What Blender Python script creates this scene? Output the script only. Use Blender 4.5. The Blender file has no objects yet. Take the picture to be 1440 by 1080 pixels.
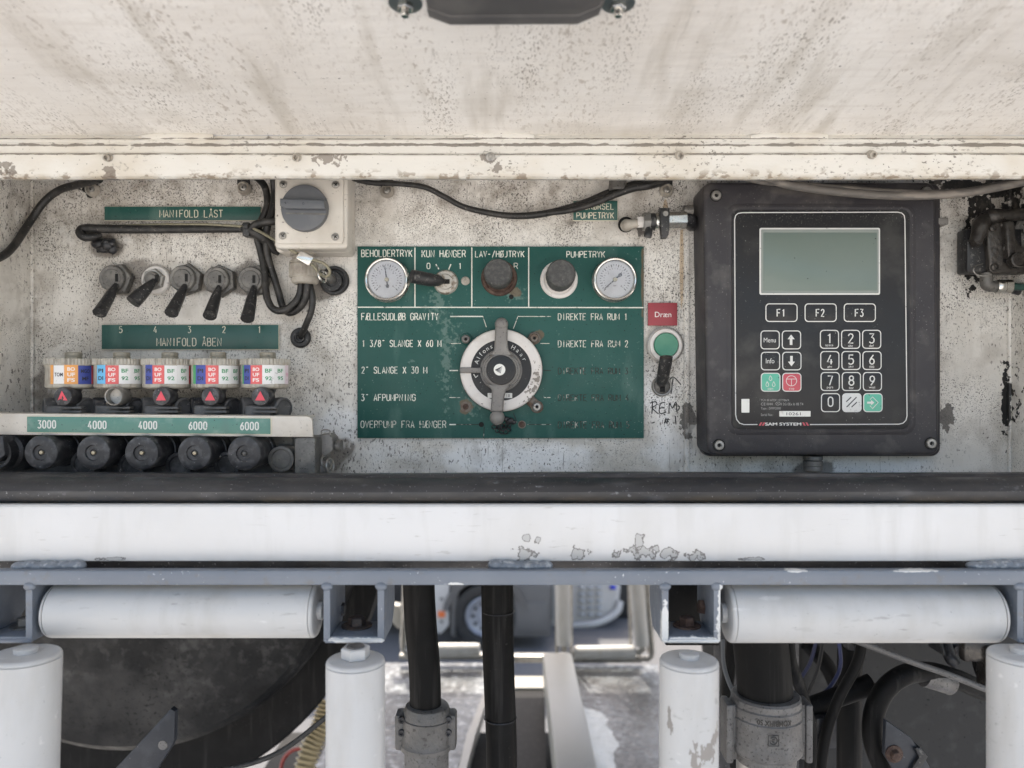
import bpy, bmesh, math, random
from mathutils import Vector, Matrix
R = math.radians
random.seed(7)
scene = bpy.context.scene
COL = scene.collection

# ---------------------------------------------------------------- camera, world, sun, exposure
D0 = 0.756                       # camera distance to the cabinet's back wall (the plane Y = 0)
FP = 1080.0                      # focal length in pixels of a 1440 px wide picture
cam_d = bpy.data.cameras.new('camera')
cam = bpy.data.objects.new('camera', cam_d)
COL.objects.link(cam)
cam.location = (0, -D0, 0)
cam.rotation_euler = (R(90), 0, 0)
cam_d.sensor_width = 36
cam_d.lens = 27.0
cam_d.clip_start = 0.01
cam_d.clip_end = 3000
cam_d.dof.use_dof = True
cam_d.dof.focus_distance = 0.715
cam_d.dof.aperture_fstop = 5.4
scene.camera = cam

SUN_EL, SUN_AZ = 60.0, -14.0     # the sun stands beyond the truck: this side is in open shade
world = bpy.data.worlds.new("World")
scene.world = world
world.use_nodes = True
wn = world.node_tree
sky = wn.nodes.new('ShaderNodeTexSky')
sky.sky_type = 'NISHITA'
sky.sun_disc = False
sky.sun_elevation = R(SUN_EL)
sky.sun_rotation = R(SUN_AZ)
sky.air_density = 1.0
sky.dust_density = 4.0
sky.ozone_density = 0.6
wn.nodes['Background'].inputs['Strength'].default_value = 0.15
wn.links.new(sky.outputs[0], wn.nodes['Background'].inputs['Color'])
sun_d = bpy.data.lights.new('sun', 'SUN')
sun_d.energy = 2.4
sun_d.angle = R(0.5)
sun_d.color = (1.0, 0.95, 0.87)
sun = bpy.data.objects.new('sun', sun_d)
COL.objects.link(sun)
sdir = Vector((math.sin(R(SUN_AZ)) * math.cos(R(SUN_EL)), math.cos(R(SUN_AZ)) * math.cos(R(SUN_EL)), math.sin(R(SUN_EL))))
sun.rotation_euler = sdir.to_track_quat('Z', 'Y').to_euler()
sun.location = (0, 3, 5)
vs = scene.view_settings
vs.view_transform = 'Standard'
vs.look = 'None'
vs.gamma = 1.0
vs.exposure = 1.77
vs.use_white_balance = True
vs.white_balance_temperature = 6900
vs.white_balance_tint = 10
scene.cycles.max_bounces = 8
scene.cycles.use_denoising = True

# ---------------------------------------------------------------- helpers
def X(px, y): return (px - 720) * (D0 + y) / FP
def Z(py, y): return (540 - py) * (D0 + y) / FP
def L(n, y): return n * (D0 + y) / FP
def P(px, py, y): return Vector((X(px, y), y, Z(py, y)))

_fc = {}
def font_geo(s, bold=0):
    if (s, bold) in _fc: return _fc[(s, bold)]
    cu = bpy.data.curves.new('t', 'FONT'); cu.body = s; cu.size = 1; cu.resolution_u = 3; cu.offset = bold
    o = bpy.data.objects.new('t', cu); COL.objects.link(o)
    dg = bpy.context.evaluated_depsgraph_get()
    me = bpy.data.meshes.new_from_object(o.evaluated_get(dg))
    vs_ = [(v.co.x, v.co.y) for v in me.vertices]; fs = [tuple(p.vertices) for p in me.polygons]
    bpy.data.objects.remove(o); bpy.data.curves.remove(cu); bpy.data.meshes.remove(me)
    _fc[(s, bold)] = (vs_, fs)
    return _fc[(s, bold)]

def rr(x0, x1, z0, z1, r, n=5):
    """rounded rectangle outline"""
    pts = []
    for cx, cz, a0 in ((x1 - r, z1 - r, 0), (x0 + r, z1 - r, 90), (x0 + r, z0 + r, 180), (x1 - r, z0 + r, 270)):
        for k in range(n + 1):
            a = R(a0 + 90 * k / n)
            pts.append((cx + r * math.cos(a), cz + r * math.sin(a)))
    return pts

def catmull(pts, n=6):
    pts = [Vector(p) for p in pts]
    if len(pts) < 3: return pts
    out = []
    e = [2 * pts[0] - pts[1]] + pts + [2 * pts[-1] - pts[-2]]
    for i in range(1, len(e) - 2):
        p0, p1, p2, p3 = e[i - 1:i + 3]
        for k in range(n):
            t = k / n
            out.append(0.5 * ((2 * p1) + (p2 - p0) * t + (2 * p0 - 5 * p1 + 4 * p2 - p3) * t * t + (3 * p1 - p0 - 3 * p2 + p3) * t ** 3))
    out.append(pts[-1])
    return out

def _rnd(x0, y0, x1, y1, n=3, top=True, bot=True):
    """closed rounded letter bowl"""
    rx = (x1 - x0) / 2; ry = min(rx * 1.1, (y1 - y0) / 2); pts = []
    cx = (x0 + x1) / 2
    for k in range(0, 2 * n + 1):
        a = math.pi * k / (2 * n); pts.append((cx + rx * math.cos(a), y1 - ry + ry * math.sin(a)))
    for k in range(0, 2 * n + 1):
        a = math.pi + math.pi * k / (2 * n); pts.append((cx + rx * math.cos(a), y0 + ry + ry * math.sin(a)))
    pts.append(pts[0])
    return pts
_O = _rnd(0, 0, 4, 7)
_CC = [(4, 5.2), (3.6, 6.3), (2.6, 7), (1.4, 7), (.4, 6.3), (0, 5.2), (0, 1.8), (.4, .7), (1.4, 0), (2.6, 0), (3.6, .7), (4, 1.8)]
GL = {
 'A': [[(0, 0), (2, 7), (4, 0)], [(.7, 2.2), (3.3, 2.2)]],
 'B': [[(0, 0), (0, 7), (2.4, 7), (3.4, 6.5), (3.6, 5.3), (3.2, 4.1), (2.2, 3.7), (0, 3.7)], [(2.4, 3.7), (3.6, 3.1), (4, 1.9), (3.6, .6), (2.4, 0), (0, 0)]],
 'C': [_CC],
 'D': [[(0, 0), (0, 7), (2.2, 7), (3.5, 6.3), (4, 5), (4, 2), (3.5, .7), (2.2, 0), (0, 0)]],
 'E': [[(3.8, 7), (0, 7), (0, 0), (3.8, 0)], [(0, 3.6), (3.1, 3.6)]],
 'F': [[(3.8, 7), (0, 7), (0, 0)], [(0, 3.6), (3.1, 3.6)]],
 'G': [_CC + [(4, 3.3), (2.4, 3.3)]],
 'H': [[(0, 0), (0, 7)], [(4, 0), (4, 7)], [(0, 3.6), (4, 3.6)]],
 'I': [[(2, 0), (2, 7)]],
 'J': [[(3.4, 7), (3.4, 1.6), (2.8, .4), (1.7, 0), (.6, .4)]],
 'K': [[(0, 0), (0, 7)], [(4, 7), (0, 2.6)], [(1.3, 4.1), (4, 0)]],
 'L': [[(0, 7), (0, 0), (3.6, 0)]],
 'M': [[(-.3, 0), (-.3, 7), (2, 2), (4.3, 7), (4.3, 0)]],
 'N': [[(0, 0), (0, 7), (4, 0), (4, 7)]],
 'O': [_O],
 'P': [[(0, 0), (0, 7), (2.4, 7), (3.6, 6.5), (4, 5.2), (3.6, 3.9), (2.4, 3.3), (0, 3.3)]],
 'R': [[(0, 0), (0, 7), (2.4, 7), (3.6, 6.5), (4, 5.2), (3.6, 3.9), (2.4, 3.3), (0, 3.3)], [(2.4, 3.3), (4, 0)]],
 'S': [[(3.9, 5.6), (3.3, 6.7), (2, 7), (.7, 6.7), (.1, 5.5), (.6, 4.2), (3.3, 3.1), (3.9, 1.7), (3.3, .4), (2, 0), (.6, .4), (0, 1.5)]],
 'T': [[(0, 7), (4, 7)], [(2, 7), (2, 0)]],
 'U': [[(0, 7), (0, 1.7), (.6, .5), (2, 0), (3.4, .5), (4, 1.7), (4, 7)]],
 'V': [[(0, 7), (2, 0), (4, 7)]],
 'X': [[(0, 0), (4, 7)], [(0, 7), (4, 0)]],
 'Y': [[(0, 7), (2, 3.3), (4, 7)], [(2, 3.3), (2, 0)]],
 '\u00c6': [[(0, 0), (2.2, 7), (4.6, 7)], [(2.2, 7), (2.2, 0), (4.6, 0)], [(.7, 2.2), (2.2, 2.2)], [(2.2, 3.7), (4.2, 3.7)]],
 '\u00d8': [_O, [(-.3, -.5), (4.3, 7.5)]],
 '\u00c5': [[(0, 0), (2, 6.6), (4, 0)], [(.7, 2.2), (3.3, 2.2)], [(2, 6.8), (1.4, 7.6), (2, 8.4), (2.6, 7.6), (2, 6.8)]],
 '0': [_rnd(.3, 0, 3.7, 7)],
 '1': [[(1.0, 5.6), (2.3, 7), (2.3, 0)]],
 '2': [[(.3, 5.4), (.9, 6.6), (2, 7), (3.2, 6.6), (3.7, 5.4), (3.2, 4), (.3, 0), (3.8, 0)]],
 '3': [[(.4, 7), (3.6, 7), (1.9, 4.2), (3.1, 3.9), (3.8, 2.6), (3.6, 1), (2.6, .1), (1.3, .1), (.3, 1)]],
 '4': [[(2.6, 7), (.2, 1.8), (3.8, 1.8)], [(2.9, 3.8), (2.9, 0)]],
 '5': [[(3.5, 7), (.6, 7), (.4, 3.9), (2, 4.4), (3.3, 3.8), (3.8, 2.3), (3.3, .6), (2, 0), (.8, .2), (.2, 1)]],
 '6': [[(3.0, 7), (.8, 3.9), (.3, 2.2), (.8, .6), (2, 0), (3.2, .6), (3.7, 2.1), (3.2, 3.6), (2, 4.2), (.8, 3.6)]],
 '7': [[(.3, 7), (3.8, 7), (1.6, 0)]],
 '9': [[(1.0, 0), (3.2, 3.1), (3.7, 4.8), (3.2, 6.4), (2, 7), (.8, 6.4), (.3, 4.9), (.8, 3.4), (2, 2.8), (3.2, 3.4)]],
 '8': [_rnd(.5, 3.8, 3.5, 7), _rnd(.2, 0, 3.8, 3.8)],
 '/': [[(.3, -.4), (3.7, 7.4)]], '-': [[(.6, 3.3), (3.2, 3.3)]], '"': [[(1.2, 6.2), (1.5, 7.2)], [(2.5, 6.2), (2.8, 7.2)]],
 ' ': [],
}

class MB:
    """collects shapes into one mesh, in world coordinates"""
    def __init__(s): s.v = []; s.f = []
    def add(s, vs_, fs, M=None):
        b = len(s.v)
        s.v += [tuple(M @ Vector(v)) if M else tuple(v) for v in vs_]
        s.f += [tuple(b + i for i in f) for f in fs]
        return s
    def slab(s, out, y0, y1, bev=0.0, seg=2, back=True):
        """outline (x, z) from depth y0 (back) to y1 (front, nearer the camera), its front edge rounded by bev"""
        n = len(out)
        cx = sum(p[0] for p in out) / n; cz = sum(p[1] for p in out) / n
        def off(d):
            res = []
            for i in range(n):
                a = Vector(out[i - 1]); b = Vector(out[i]); c = Vector(out[(i + 1) % n])
                e1 = (b - a); e2 = (c - b)
                if e1.length < 1e-9: e1 = e2
                if e2.length < 1e-9: e2 = e1
                n1 = Vector((-e1.y, e1.x)).normalized(); n2 = Vector((-e2.y, e2.x)).normalized()
                m = n1 + n2
                m = m / max(m.length_squared, .3) * 2 if m.length > 1e-6 else n1
                res.append(b + m * d * sg)
            return res
        area = sum(out[i - 1][0] * out[i][1] - out[i][0] * out[i - 1][1] for i in range(n))
        sg = 1 if area > 0 else -1
        rings = [(out, y0)]
        if bev > 0:
            for k in range(seg + 1):
                a = math.pi / 2 * k / seg
                rings.append((off(bev * (1 - math.cos(a))), y1 + bev * (1 - math.sin(a))))
        else:
            rings.append((out, y1))
        b = len(s.v)
        for o, y in rings: s.v += [(p[0], y, p[1]) for p in o]
        for k in range(len(rings) - 1):
            for i in range(n):
                j = (i + 1) % n
                s.f.append((b + k * n + i, b + k * n + j, b + (k + 1) * n + j, b + (k + 1) * n + i))
        s.f.append(tuple(b + (len(rings) - 1) * n + i for i in range(n)))
        if back: s.f.append(tuple(b + i for i in reversed(range(n))))
        return s
    def box(s, x0, x1, y0, y1, z0, z1, bev=0.0, M=None):
        bm = bmesh.new(); bmesh.ops.create_cube(bm, size=1)
        for v in bm.verts:
            v.co = Vector(((x0 + x1) / 2 + v.co.x * (x1 - x0), (y0 + y1) / 2 + v.co.y * (y1 - y0), (z0 + z1) / 2 + v.co.z * (z1 - z0)))
        if bev > 0: bmesh.ops.bevel(bm, geom=bm.edges[:] + bm.verts[:], offset=bev, segments=2, affect='EDGES', profile=.5)
        bm.verts.index_update()
        s.add([v.co.copy() for v in bm.verts], [tuple(v.index for v in f.verts) for f in bm.faces], M)
        bm.free(); return s
    def pbox(s, px0, px1, py0, py1, yf, yb, bev=0.0):
        """box whose front face (depth yf) covers the picture box, reaching back to yb"""
        return s.box(X(px0, yf), X(px1, yf), yf, yb, Z(py1, yf), Z(py0, yf), bev)
    def lathe(s, c, axis, prof, seg=28, wob=None, ph=0.0):
        """prof: (radius, height along axis)"""
        q = Vector(axis).normalized().to_track_quat('Z', 'Y').to_matrix(); c = Vector(c)
        b = len(s.v); m = len(prof)
        for (r, h) in prof:
            for i in range(seg):
                a = 2 * math.pi * (i + ph) / seg; rr_ = r * (wob(i) if wob else 1)
                s.v.append(tuple(c + q @ Vector((rr_ * math.cos(a), rr_ * math.sin(a), h))))
        for k in range(m - 1):
            for i in range(seg):
                j = (i + 1) % seg
                s.f.append((b + k * seg + i, b + k * seg + j, b + (k + 1) * seg + j, b + (k + 1) * seg + i))
        if prof[0][0] > 1e-6: s.f.append(tuple(b + i for i in reversed(range(seg))))
        if prof[-1][0] > 1e-6: s.f.append(tuple(b + (m - 1) * seg + i for i in range(seg)))
        return s
    def tube(s, pts, r, seg=10, smooth=6, flat=1.0, flat_axis=None):
        pts = catmull(pts, smooth) if smooth else [Vector(p) for p in pts]
        n = len(pts); b = len(s.v)
        up = Vector((0, 1, 0)); prev = None
        for i, p in enumerate(pts):
            t = (pts[min(i + 1, n - 1)] - pts[max(i - 1, 0)])
            if t.length < 1e-9: t = Vector((1, 0, 0))
            t.normalize()
            if prev is None:
                u = up - t * up.dot(t)
                if u.length < .05: u = Vector((1, 0, 0)) - t * t.x
            else:
                u = prev - t * prev.dot(t)
            u.normalize(); prev = u; w = t.cross(u)
            if callable(r): ri = r(i / (n - 1))
            elif isinstance(r, (list, tuple)):
                f = i / (n - 1) * (len(r) - 1); k = min(int(f), len(r) - 2); ri = r[k] + (r[k + 1] - r[k]) * (f - k)
            else: ri = r
            for j in range(seg):
                a = 2 * math.pi * j / seg
                s.v.append(tuple(p + u * (math.cos(a) * ri * flat) + w * (math.sin(a) * ri)))
        for i in range(n - 1):
            for j in range(seg):
                k = (j + 1) % seg
                s.f.append((b + i * seg + j, b + i * seg + k, b + (i + 1) * seg + k, b + (i + 1) * seg + j))
        s.f.append(tuple(b + j for j in reversed(range(seg)))); s.f.append(tuple(b + (n - 1) * seg + j for j in range(seg)))
        return s
    def ptube(s, pts, r, seg=10, smooth=6, flat=1.0):
        """points (px, py, depth); r in metres"""
        return s.tube([P(*p) for p in pts], r, seg, smooth, flat)
    def torus(s, c, axis, R0, r, seg=28, sg=8):
        q = Vector(axis).normalized().to_track_quat('Z', 'Y').to_matrix(); c = Vector(c); b = len(s.v)
        for i in range(seg):
            a = 2 * math.pi * i / seg
            for j in range(sg):
                e = 2 * math.pi * j / sg
                s.v.append(tuple(c + q @ Vector(((R0 + r * math.cos(e)) * math.cos(a), (R0 + r * math.cos(e)) * math.sin(a), r * math.sin(e)))))
        for i in range(seg):
            for j in range(sg):
                s.f.append((b + i * sg + j, b + ((i + 1) % seg) * sg + j, b + ((i + 1) % seg) * sg + (j + 1) % sg, b + i * sg + (j + 1) % sg))
        return s
    def ball(s, c, r, seg=16, rings=10, sc=(1, 1, 1)):
        prof = [(max(r * math.sin(math.pi * k / rings), 1e-5), -r * math.cos(math.pi * k / rings)) for k in range(rings + 1)]
        m = MB().lathe((0, 0, 0), (0, 0, 1), prof, seg)
        return s.add([(c[0] + v[0] * sc[0], c[1] + v[1] * sc[1], c[2] + v[2] * sc[2]) for v in m.v], m.f)
    # --- writing
    def stroke(s, pts, w, y):
        """a raised engraver's stroke through (x, z) points on the plane y"""
        return s.tube([(p[0], y, p[1]) for p in pts], w, seg=6, smooth=0, flat=.35)
    def engrave(s, txt, px0, px1, py0, py1, y, w=.8, adv=5.7):
        """monoline engraved text filling the picture box (cap height py0..py1)"""
        total = len(txt) * adv - (adv - 4)
        ux = X(px1, y) - X(px0, y); ux /= total
        uz = (Z(py0, y) - Z(py1, y)) / 7
        for i, ch in enumerate(txt):
            for pl in GL[ch]:
                jx = random.uniform(-.08, .08)
                s.stroke([(X(px0, y) + (i * adv + p[0] + jx) * ux, Z(py1, y) + p[1] * uz) for p in pl], L(w, y), y)
        return s
    def pline(s, pts, w, y):
        return s.stroke([(X(a, y), Z(b, y)) for a, b in pts], L(w, y), y)
    def text(s, txt, px0, px1, py0, py1, y, rot=0):
        vs_, fs = font_geo(txt)
        x0 = min(v[0] for v in vs_); x1 = max(v[0] for v in vs_); z0 = min(v[1] for v in vs_); z1 = max(v[1] for v in vs_)
        out = []
        for v in vs_:
            a = (v[0] - x0) / (x1 - x0); b = (v[1] - z0) / (z1 - z0)
            if rot: a, b = 1 - a, 1 - b
            out.append((X(px0 + a * (px1 - px0), y), y, Z(py1 + b * (py0 - py1), y)))
        return s.add(out, fs)
    def text_arc(s, txt, c, Rr, a0, a1, h, y):
        """letters standing on a circle, from angle a0 to a1 (degrees, clockwise reading)"""
        n = len(txt)
        for i, ch in enumerate(txt):
            if ch == ' ': continue
            a = R(a0 + (a1 - a0) * i / max(n - 1, 1))
            vs_, fs = font_geo(ch); cx = (min(v[0] for v in vs_) + max(v[0] for v in vs_)) / 2
            k = h / .72; t = a - math.pi / 2
            out = []
            for v in vs_:
                u = (v[0] - cx) * k; w = v[1] * k
                out.append((c[0] + Rr * math.cos(a) + u * math.cos(t) - w * math.sin(t), y, c[1] + Rr * math.sin(a) + u * math.sin(t) + w * math.cos(t)))
            s.add(out, fs)
        return s
    def text_cyl(s, txt, c, Rr, ac, wd, z0, z1, rot=0):
        """text wrapped on a vertical cylinder, centred on angle ac"""
        vs_, fs = font_geo(txt, .022)
        x0 = min(v[0] for v in vs_); x1 = max(v[0] for v in vs_); b0 = min(v[1] for v in vs_); b1 = max(v[1] for v in vs_)
        out = []
        for v in vs_:
            u = (v[0] - x0) / (x1 - x0) - .5; b = (v[1] - b0) / (b1 - b0)
            if rot: u, b = -u, 1 - b
            a = ac + u * wd / Rr
            out.append((c[0] + Rr * math.sin(a), c[1] - Rr * math.cos(a), z0 + b * (z1 - z0)))
        return s.add(out, fs)
    def patch_cyl(s, c, Rr, a0, a1, z0, z1, th=.0002, n=6):
        """a thin sticker bent round a vertical cylinder"""
        b = len(s.v)
        for r_ in (Rr - th, Rr):
            for z in (z0, z1):
                for i in range(n + 1):
                    a = a0 + (a1 - a0) * i / n
                    s.v.append((c[0] + r_ * math.sin(a), c[1] - r_ * math.cos(a), z))
        m = n + 1
        for i in range(n):
            o = b + 2 * m
            s.f.append((o + i, o + i + 1, o + m + i + 1, o + m + i))
            s.f.append((b + m + i, b + m + i + 1, o + m + i + 1, o + m + i)); s.f.append((b + i, b + i + 1, o + i + 1, o + i))
        s.f.append((b, b + m, b + 3 * m, b + 2 * m)); s.f.append((b + n, b + m + n, b + 3 * m + n, b + 2 * m + n))
        return s

ORG = {}
def obj(name, mb, mat, parent=None, angle=35, label=None, cat=None, group=None, kind=None, at=None, fix=True):
    me = bpy.data.meshes.new(name)
    o = bpy.data.objects.new(name, me); COL.objects.link(o)
    if parent is not None:
        org = ORG[parent.name]; o.parent = parent
    else:
        if at is None:
            n = len(mb.v); at = [sum(v[i] for v in mb.v) / n for i in range(3)]
        org = Vector(at); o.location = org
    ORG[o.name] = org
    me.from_pydata([(v[0] - org[0], v[1] - org[1], v[2] - org[2]) for v in mb.v], [], mb.f)
    if fix:
        bm = bmesh.new(); bm.from_mesh(me); bmesh.ops.recalc_face_normals(bm, faces=bm.faces); bm.to_mesh(me); bm.free()
    me.validate()
    if angle:
        me.shade_smooth(); me.set_sharp_from_angle(angle=R(angle))
    if mat: me.materials.append(mat)
    if label: o['label'] = label
    if cat: o['category'] = cat
    if group: o['group'] = group
    if kind: o['kind'] = kind
    return o

def thing(name, label, cat, loc, group=None):
    o = bpy.data.objects.new(name, None); COL.objects.link(o)
    o.empty_display_size = .02
    o.location = loc; ORG[o.name] = Vector(loc)
    o['label'] = label; o['category'] = cat
    if group: o['group'] = group
    return o

def dup(root, loc, label, group=None, rot=None):
    r = root.copy(); COL.objects.link(r); r.location = loc; r['label'] = label; ORG[r.name] = ORG[root.name]
    if group: r['group'] = group
    if rot: r.rotation_euler = rot
    for ch in list(root.children):
        c = ch.copy(); COL.objects.link(c); c.parent = r
        for g in list(ch.children):
            d = g.copy(); COL.objects.link(d); d.parent = c
    return r

# ---------------------------------------------------------------- materials
def mat(name, base, rough=.5, metal=0.0, layers=(), bump=None, coat=0.0, spec=.5, rvar=0.0):
    """base colour with dirt, wear: each layer is a noise or a spot of its own shape"""
    m = bpy.data.materials.new(name); m.use_nodes = True
    nt = m.node_tree; N = nt.nodes; K = nt.links
    bs = N['Principled BSDF']
    bs.inputs['Roughness'].default_value = rough; bs.inputs['Metallic'].default_value = metal
    bs.inputs['Coat Weight'].default_value = coat; bs.inputs['Specular IOR Level'].default_value = spec
    geo = N.new('ShaderNodeNewGeometry')
    cur = None; allm = None
    def noise(sc, st=(1, 1, 1), det=3, seed=0, dist=0, rg=.55):
        mp = N.new('ShaderNodeMapping'); mp.inputs['Scale'].default_value = [sc * k for k in st]; mp.inputs['Location'].default_value = (seed * 3.1, seed * 7.7, seed * 1.3)
        K.new(geo.outputs['Position'], mp.inputs['Vector'])
        t = N.new('ShaderNodeTexNoise'); t.inputs['Scale'].default_value = 1; t.inputs['Detail'].default_value = det
        t.inputs['Roughness'].default_value = rg; t.inputs['Distortion'].default_value = dist
        K.new(mp.outputs[0], t.inputs['Vector']); return t.outputs['Fac']
    def mr(sock, a, b, lo=0.0, hi=1.0):
        r = N.new('ShaderNodeMapRange'); r.inputs['From Min'].default_value = a; r.inputs['From Max'].default_value = b
        r.inputs['To Min'].default_value = lo; r.inputs['To Max'].default_value = hi; K.new(sock, r.inputs['Value']); return r.outputs[0]
    def mul(a, b, op='MULTIPLY'):
        q = N.new('ShaderNodeMath'); q.operation = op
        for i, k in enumerate((a, b)):
            if isinstance(k, (int, float)): q.inputs[i].default_value = k
            else: K.new(k, q.inputs[i])
        return q.outputs[0]
    for i, ly in enumerate(layers):
        fac = None
        if 'at' in ly:                                    # spots: list of (x, y, z, rx, ry, rz)
            for sp in ly['at']:
                sb = N.new('ShaderNodeVectorMath'); sb.operation = 'SUBTRACT'; K.new(geo.outputs['Position'], sb.inputs[0]); sb.inputs[1].default_value = sp[:3]
                dv = N.new('ShaderNodeVectorMath'); dv.operation = 'DIVIDE'; K.new(sb.outputs[0], dv.inputs[0]); dv.inputs[1].default_value = sp[3:]
                ln = N.new('ShaderNodeVectorMath'); ln.operation = 'LENGTH'; K.new(dv.outputs[0], ln.inputs[0])
                v = mul(1.0, ln.outputs['Value'], 'SUBTRACT')
                fac = v if fac is None else mul(fac, v, 'MAXIMUM')
            n_ = noise(ly.get('s', 100), ly.get('st', (1, 1, 1)), ly.get('det', 4), ly.get('seed', i))
            fac = mul(fac, mul(mul(n_, .5, 'SUBTRACT'), ly.get('k', 3.0)), 'ADD')
            fac = mr(fac, ly.get('lo', 0), ly.get('hi', .08))
        else:
            fac = mr(noise(ly['s'], ly.get('st', (1, 1, 1)), ly.get('det', 3), ly.get('seed', i), ly.get('dist', 0)), ly['lo'], ly['hi'])
        if 'mod' in ly:
            mo = ly['mod']
            fac = mul(fac, mr(noise(mo[0], mo[3] if len(mo) > 3 else (1, 1, 1), 3, i + 20), mo[1], mo[2]))
        if 'grad' in ly:                                  # (axis, from, to)
            g = ly['grad']; sx = N.new('ShaderNodeSeparateXYZ'); K.new(geo.outputs['Position'], sx.inputs[0])
            fac = mul(fac, mr(sx.outputs[g[0]], g[1], g[2]))
        fac = mul(fac, ly.get('a', 1.0))
        mx = N.new('ShaderNodeMix'); mx.data_type = 'RGBA'
        K.new(fac, mx.inputs['Factor'])
        if cur is None: mx.inputs['A'].default_value = (*base, 1)
        else: K.new(cur, mx.inputs['A'])
        mx.inputs['B'].default_value = (*ly['c'], 1)
        cur = mx.outputs['Result']
        if ly.get('met') is not None or ly.get('relief'):
            allm = fac if allm is None else mul(allm, fac, 'MAXIMUM')
    if cur is None: bs.inputs['Base Color'].default_value = (*base, 1)
    else: K.new(cur, bs.inputs['Base Color'])
    if rvar:
        K.new(mr(noise(60, det=4, seed=41), .3, .7, max(rough - rvar, .05), min(rough + rvar, 1)), bs.inputs['Roughness'])
    hgt = None
    if bump: hgt = mul(noise(bump[0], bump[3] if len(bump) > 3 else (1, 1, 1), 4, 9), bump[2])
    if allm is not None:
        q = mul(allm, -.0004); hgt = q if hgt is None else mul(hgt, q, 'ADD')
    if hgt is not None:
        b = N.new('ShaderNodeBump'); b.inputs['Strength'].default_value = bump[1] if bump else .6; b.inputs['Distance'].default_value = 1.0
        K.new(hgt, b.inputs['Height']); K.new(b.outputs[0], bs.inputs['Normal'])
    return m

def spots(lst, y, ry=.03):
    return [(X(a, y), y, Z(b, y), L(c, y), ry, L(d, y)) for a, b, c, d in lst]
BLK = (.012, .011, .010); GRM = (.12, .10, .08)
SPK = dict(s=900, lo=.575, hi=.63, c=(.022, .020, .018), a=1, det=3, mod=(15, .40, .58), grad=('Z', -.13, -.01))
M_wall = mat('cabinet_cream_paint', (.72, .695, .65), .5, 0, [
    dict(s=7, lo=.42, hi=.72, c=(.36, .33, .28), a=.75, det=5, seed=2),
    dict(s=30, lo=.5, hi=.72, c=(.30, .27, .23), a=.55, det=5, seed=3),
    dict(s=26, st=(1, 1, .14), lo=.52, hi=.72, c=(.33, .29, .24), a=.5, det=4, seed=5),
    dict(s=18, lo=.25, hi=.75, c=(.80, .80, .80), a=.75, det=6, at=spots([(700, 640, 330, 30), (930, 560, 60, 90), (480, 600, 40, 50), (1220, 655, 160, 16)], 0), k=2.6, seed=21),  # touch-up paint smears, kept pale to lift the dim lower wall
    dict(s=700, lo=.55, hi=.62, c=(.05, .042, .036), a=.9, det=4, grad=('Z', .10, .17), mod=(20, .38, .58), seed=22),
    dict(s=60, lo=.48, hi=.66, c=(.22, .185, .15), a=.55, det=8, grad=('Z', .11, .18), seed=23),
    dict(s=22, lo=.40, hi=.62, c=(.16, .14, .12), a=.85, det=6, at=spots([(225, 395, 120, 28), (350, 400, 40, 40), (800, 310, 60, 20), (150, 345, 34, 24), (455, 395, 60, 50), (190, 395, 80, 36), (1143, 660, 60, 22), (470, 640, 45, 50), (60, 560, 40, 70), (20, 640, 60, 50)], 0), k=2.6, seed=6),
    dict(s=120, lo=.02, hi=.10, c=(.06, .052, .047), a=.85, det=7, at=spots([(968, 592, 11, 26), (1334, 588, 10, 20), (905, 320, 12, 12), (1000, 285, 16, 14)], 0), k=2.2, seed=7),
    dict(s=150, lo=-.02, hi=.04, c=(.010, .010, .010), a=1, det=6, at=spots([(1352, 262, 48, 13), (1410, 262, 50, 16), (1382, 300, 16, 44), (1368, 350, 14, 50), (1430, 300, 20, 40), (125, 262, 12, 12), (345, 262, 10, 8), (1415, 560, 5, 50)], 0), k=3.4, relief=1, seed=8),
    dict(s=90, st=(1, 1, .1), lo=.0, hi=.1, c=(.42, .26, .10), a=.6, at=spots([(959, 370, 3, 70), (936, 300, 4, 20)], 0), k=1.2, seed=11),
    SPK,
    dict(s=380, st=(1.5, 1, .8), lo=.60, hi=.64, c=(.04, .036, .032), a=.95, det=4, mod=(9, .44, .58), seed=12),
    dict(s=55, st=(1, 1, .7), lo=.54, hi=.64, c=(.24, .21, .18), a=.45, det=8, mod=(8, .40, .60), seed=16),
    dict(s=190, st=(3, 1, .12), lo=.66, hi=.72, c=(.10, .09, .08), a=.6, det=3, seed=17),
    dict(s=420, lo=.70, hi=.73, c=(.02, .018, .016), a=1, det=2, seed=13),
    dict(s=260, st=(1.6, 1, .7), lo=.60, hi=.63, c=(.09, .08, .07), a=.8, det=5, mod=(11, .50, .60), seed=15),
    dict(s=45, st=(1, 1, 1), lo=.60, hi=.64, c=(.68, .66, .62), a=.5, det=5, seed=14),
], bump=(150, .5, .0012), rvar=.12)
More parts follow.
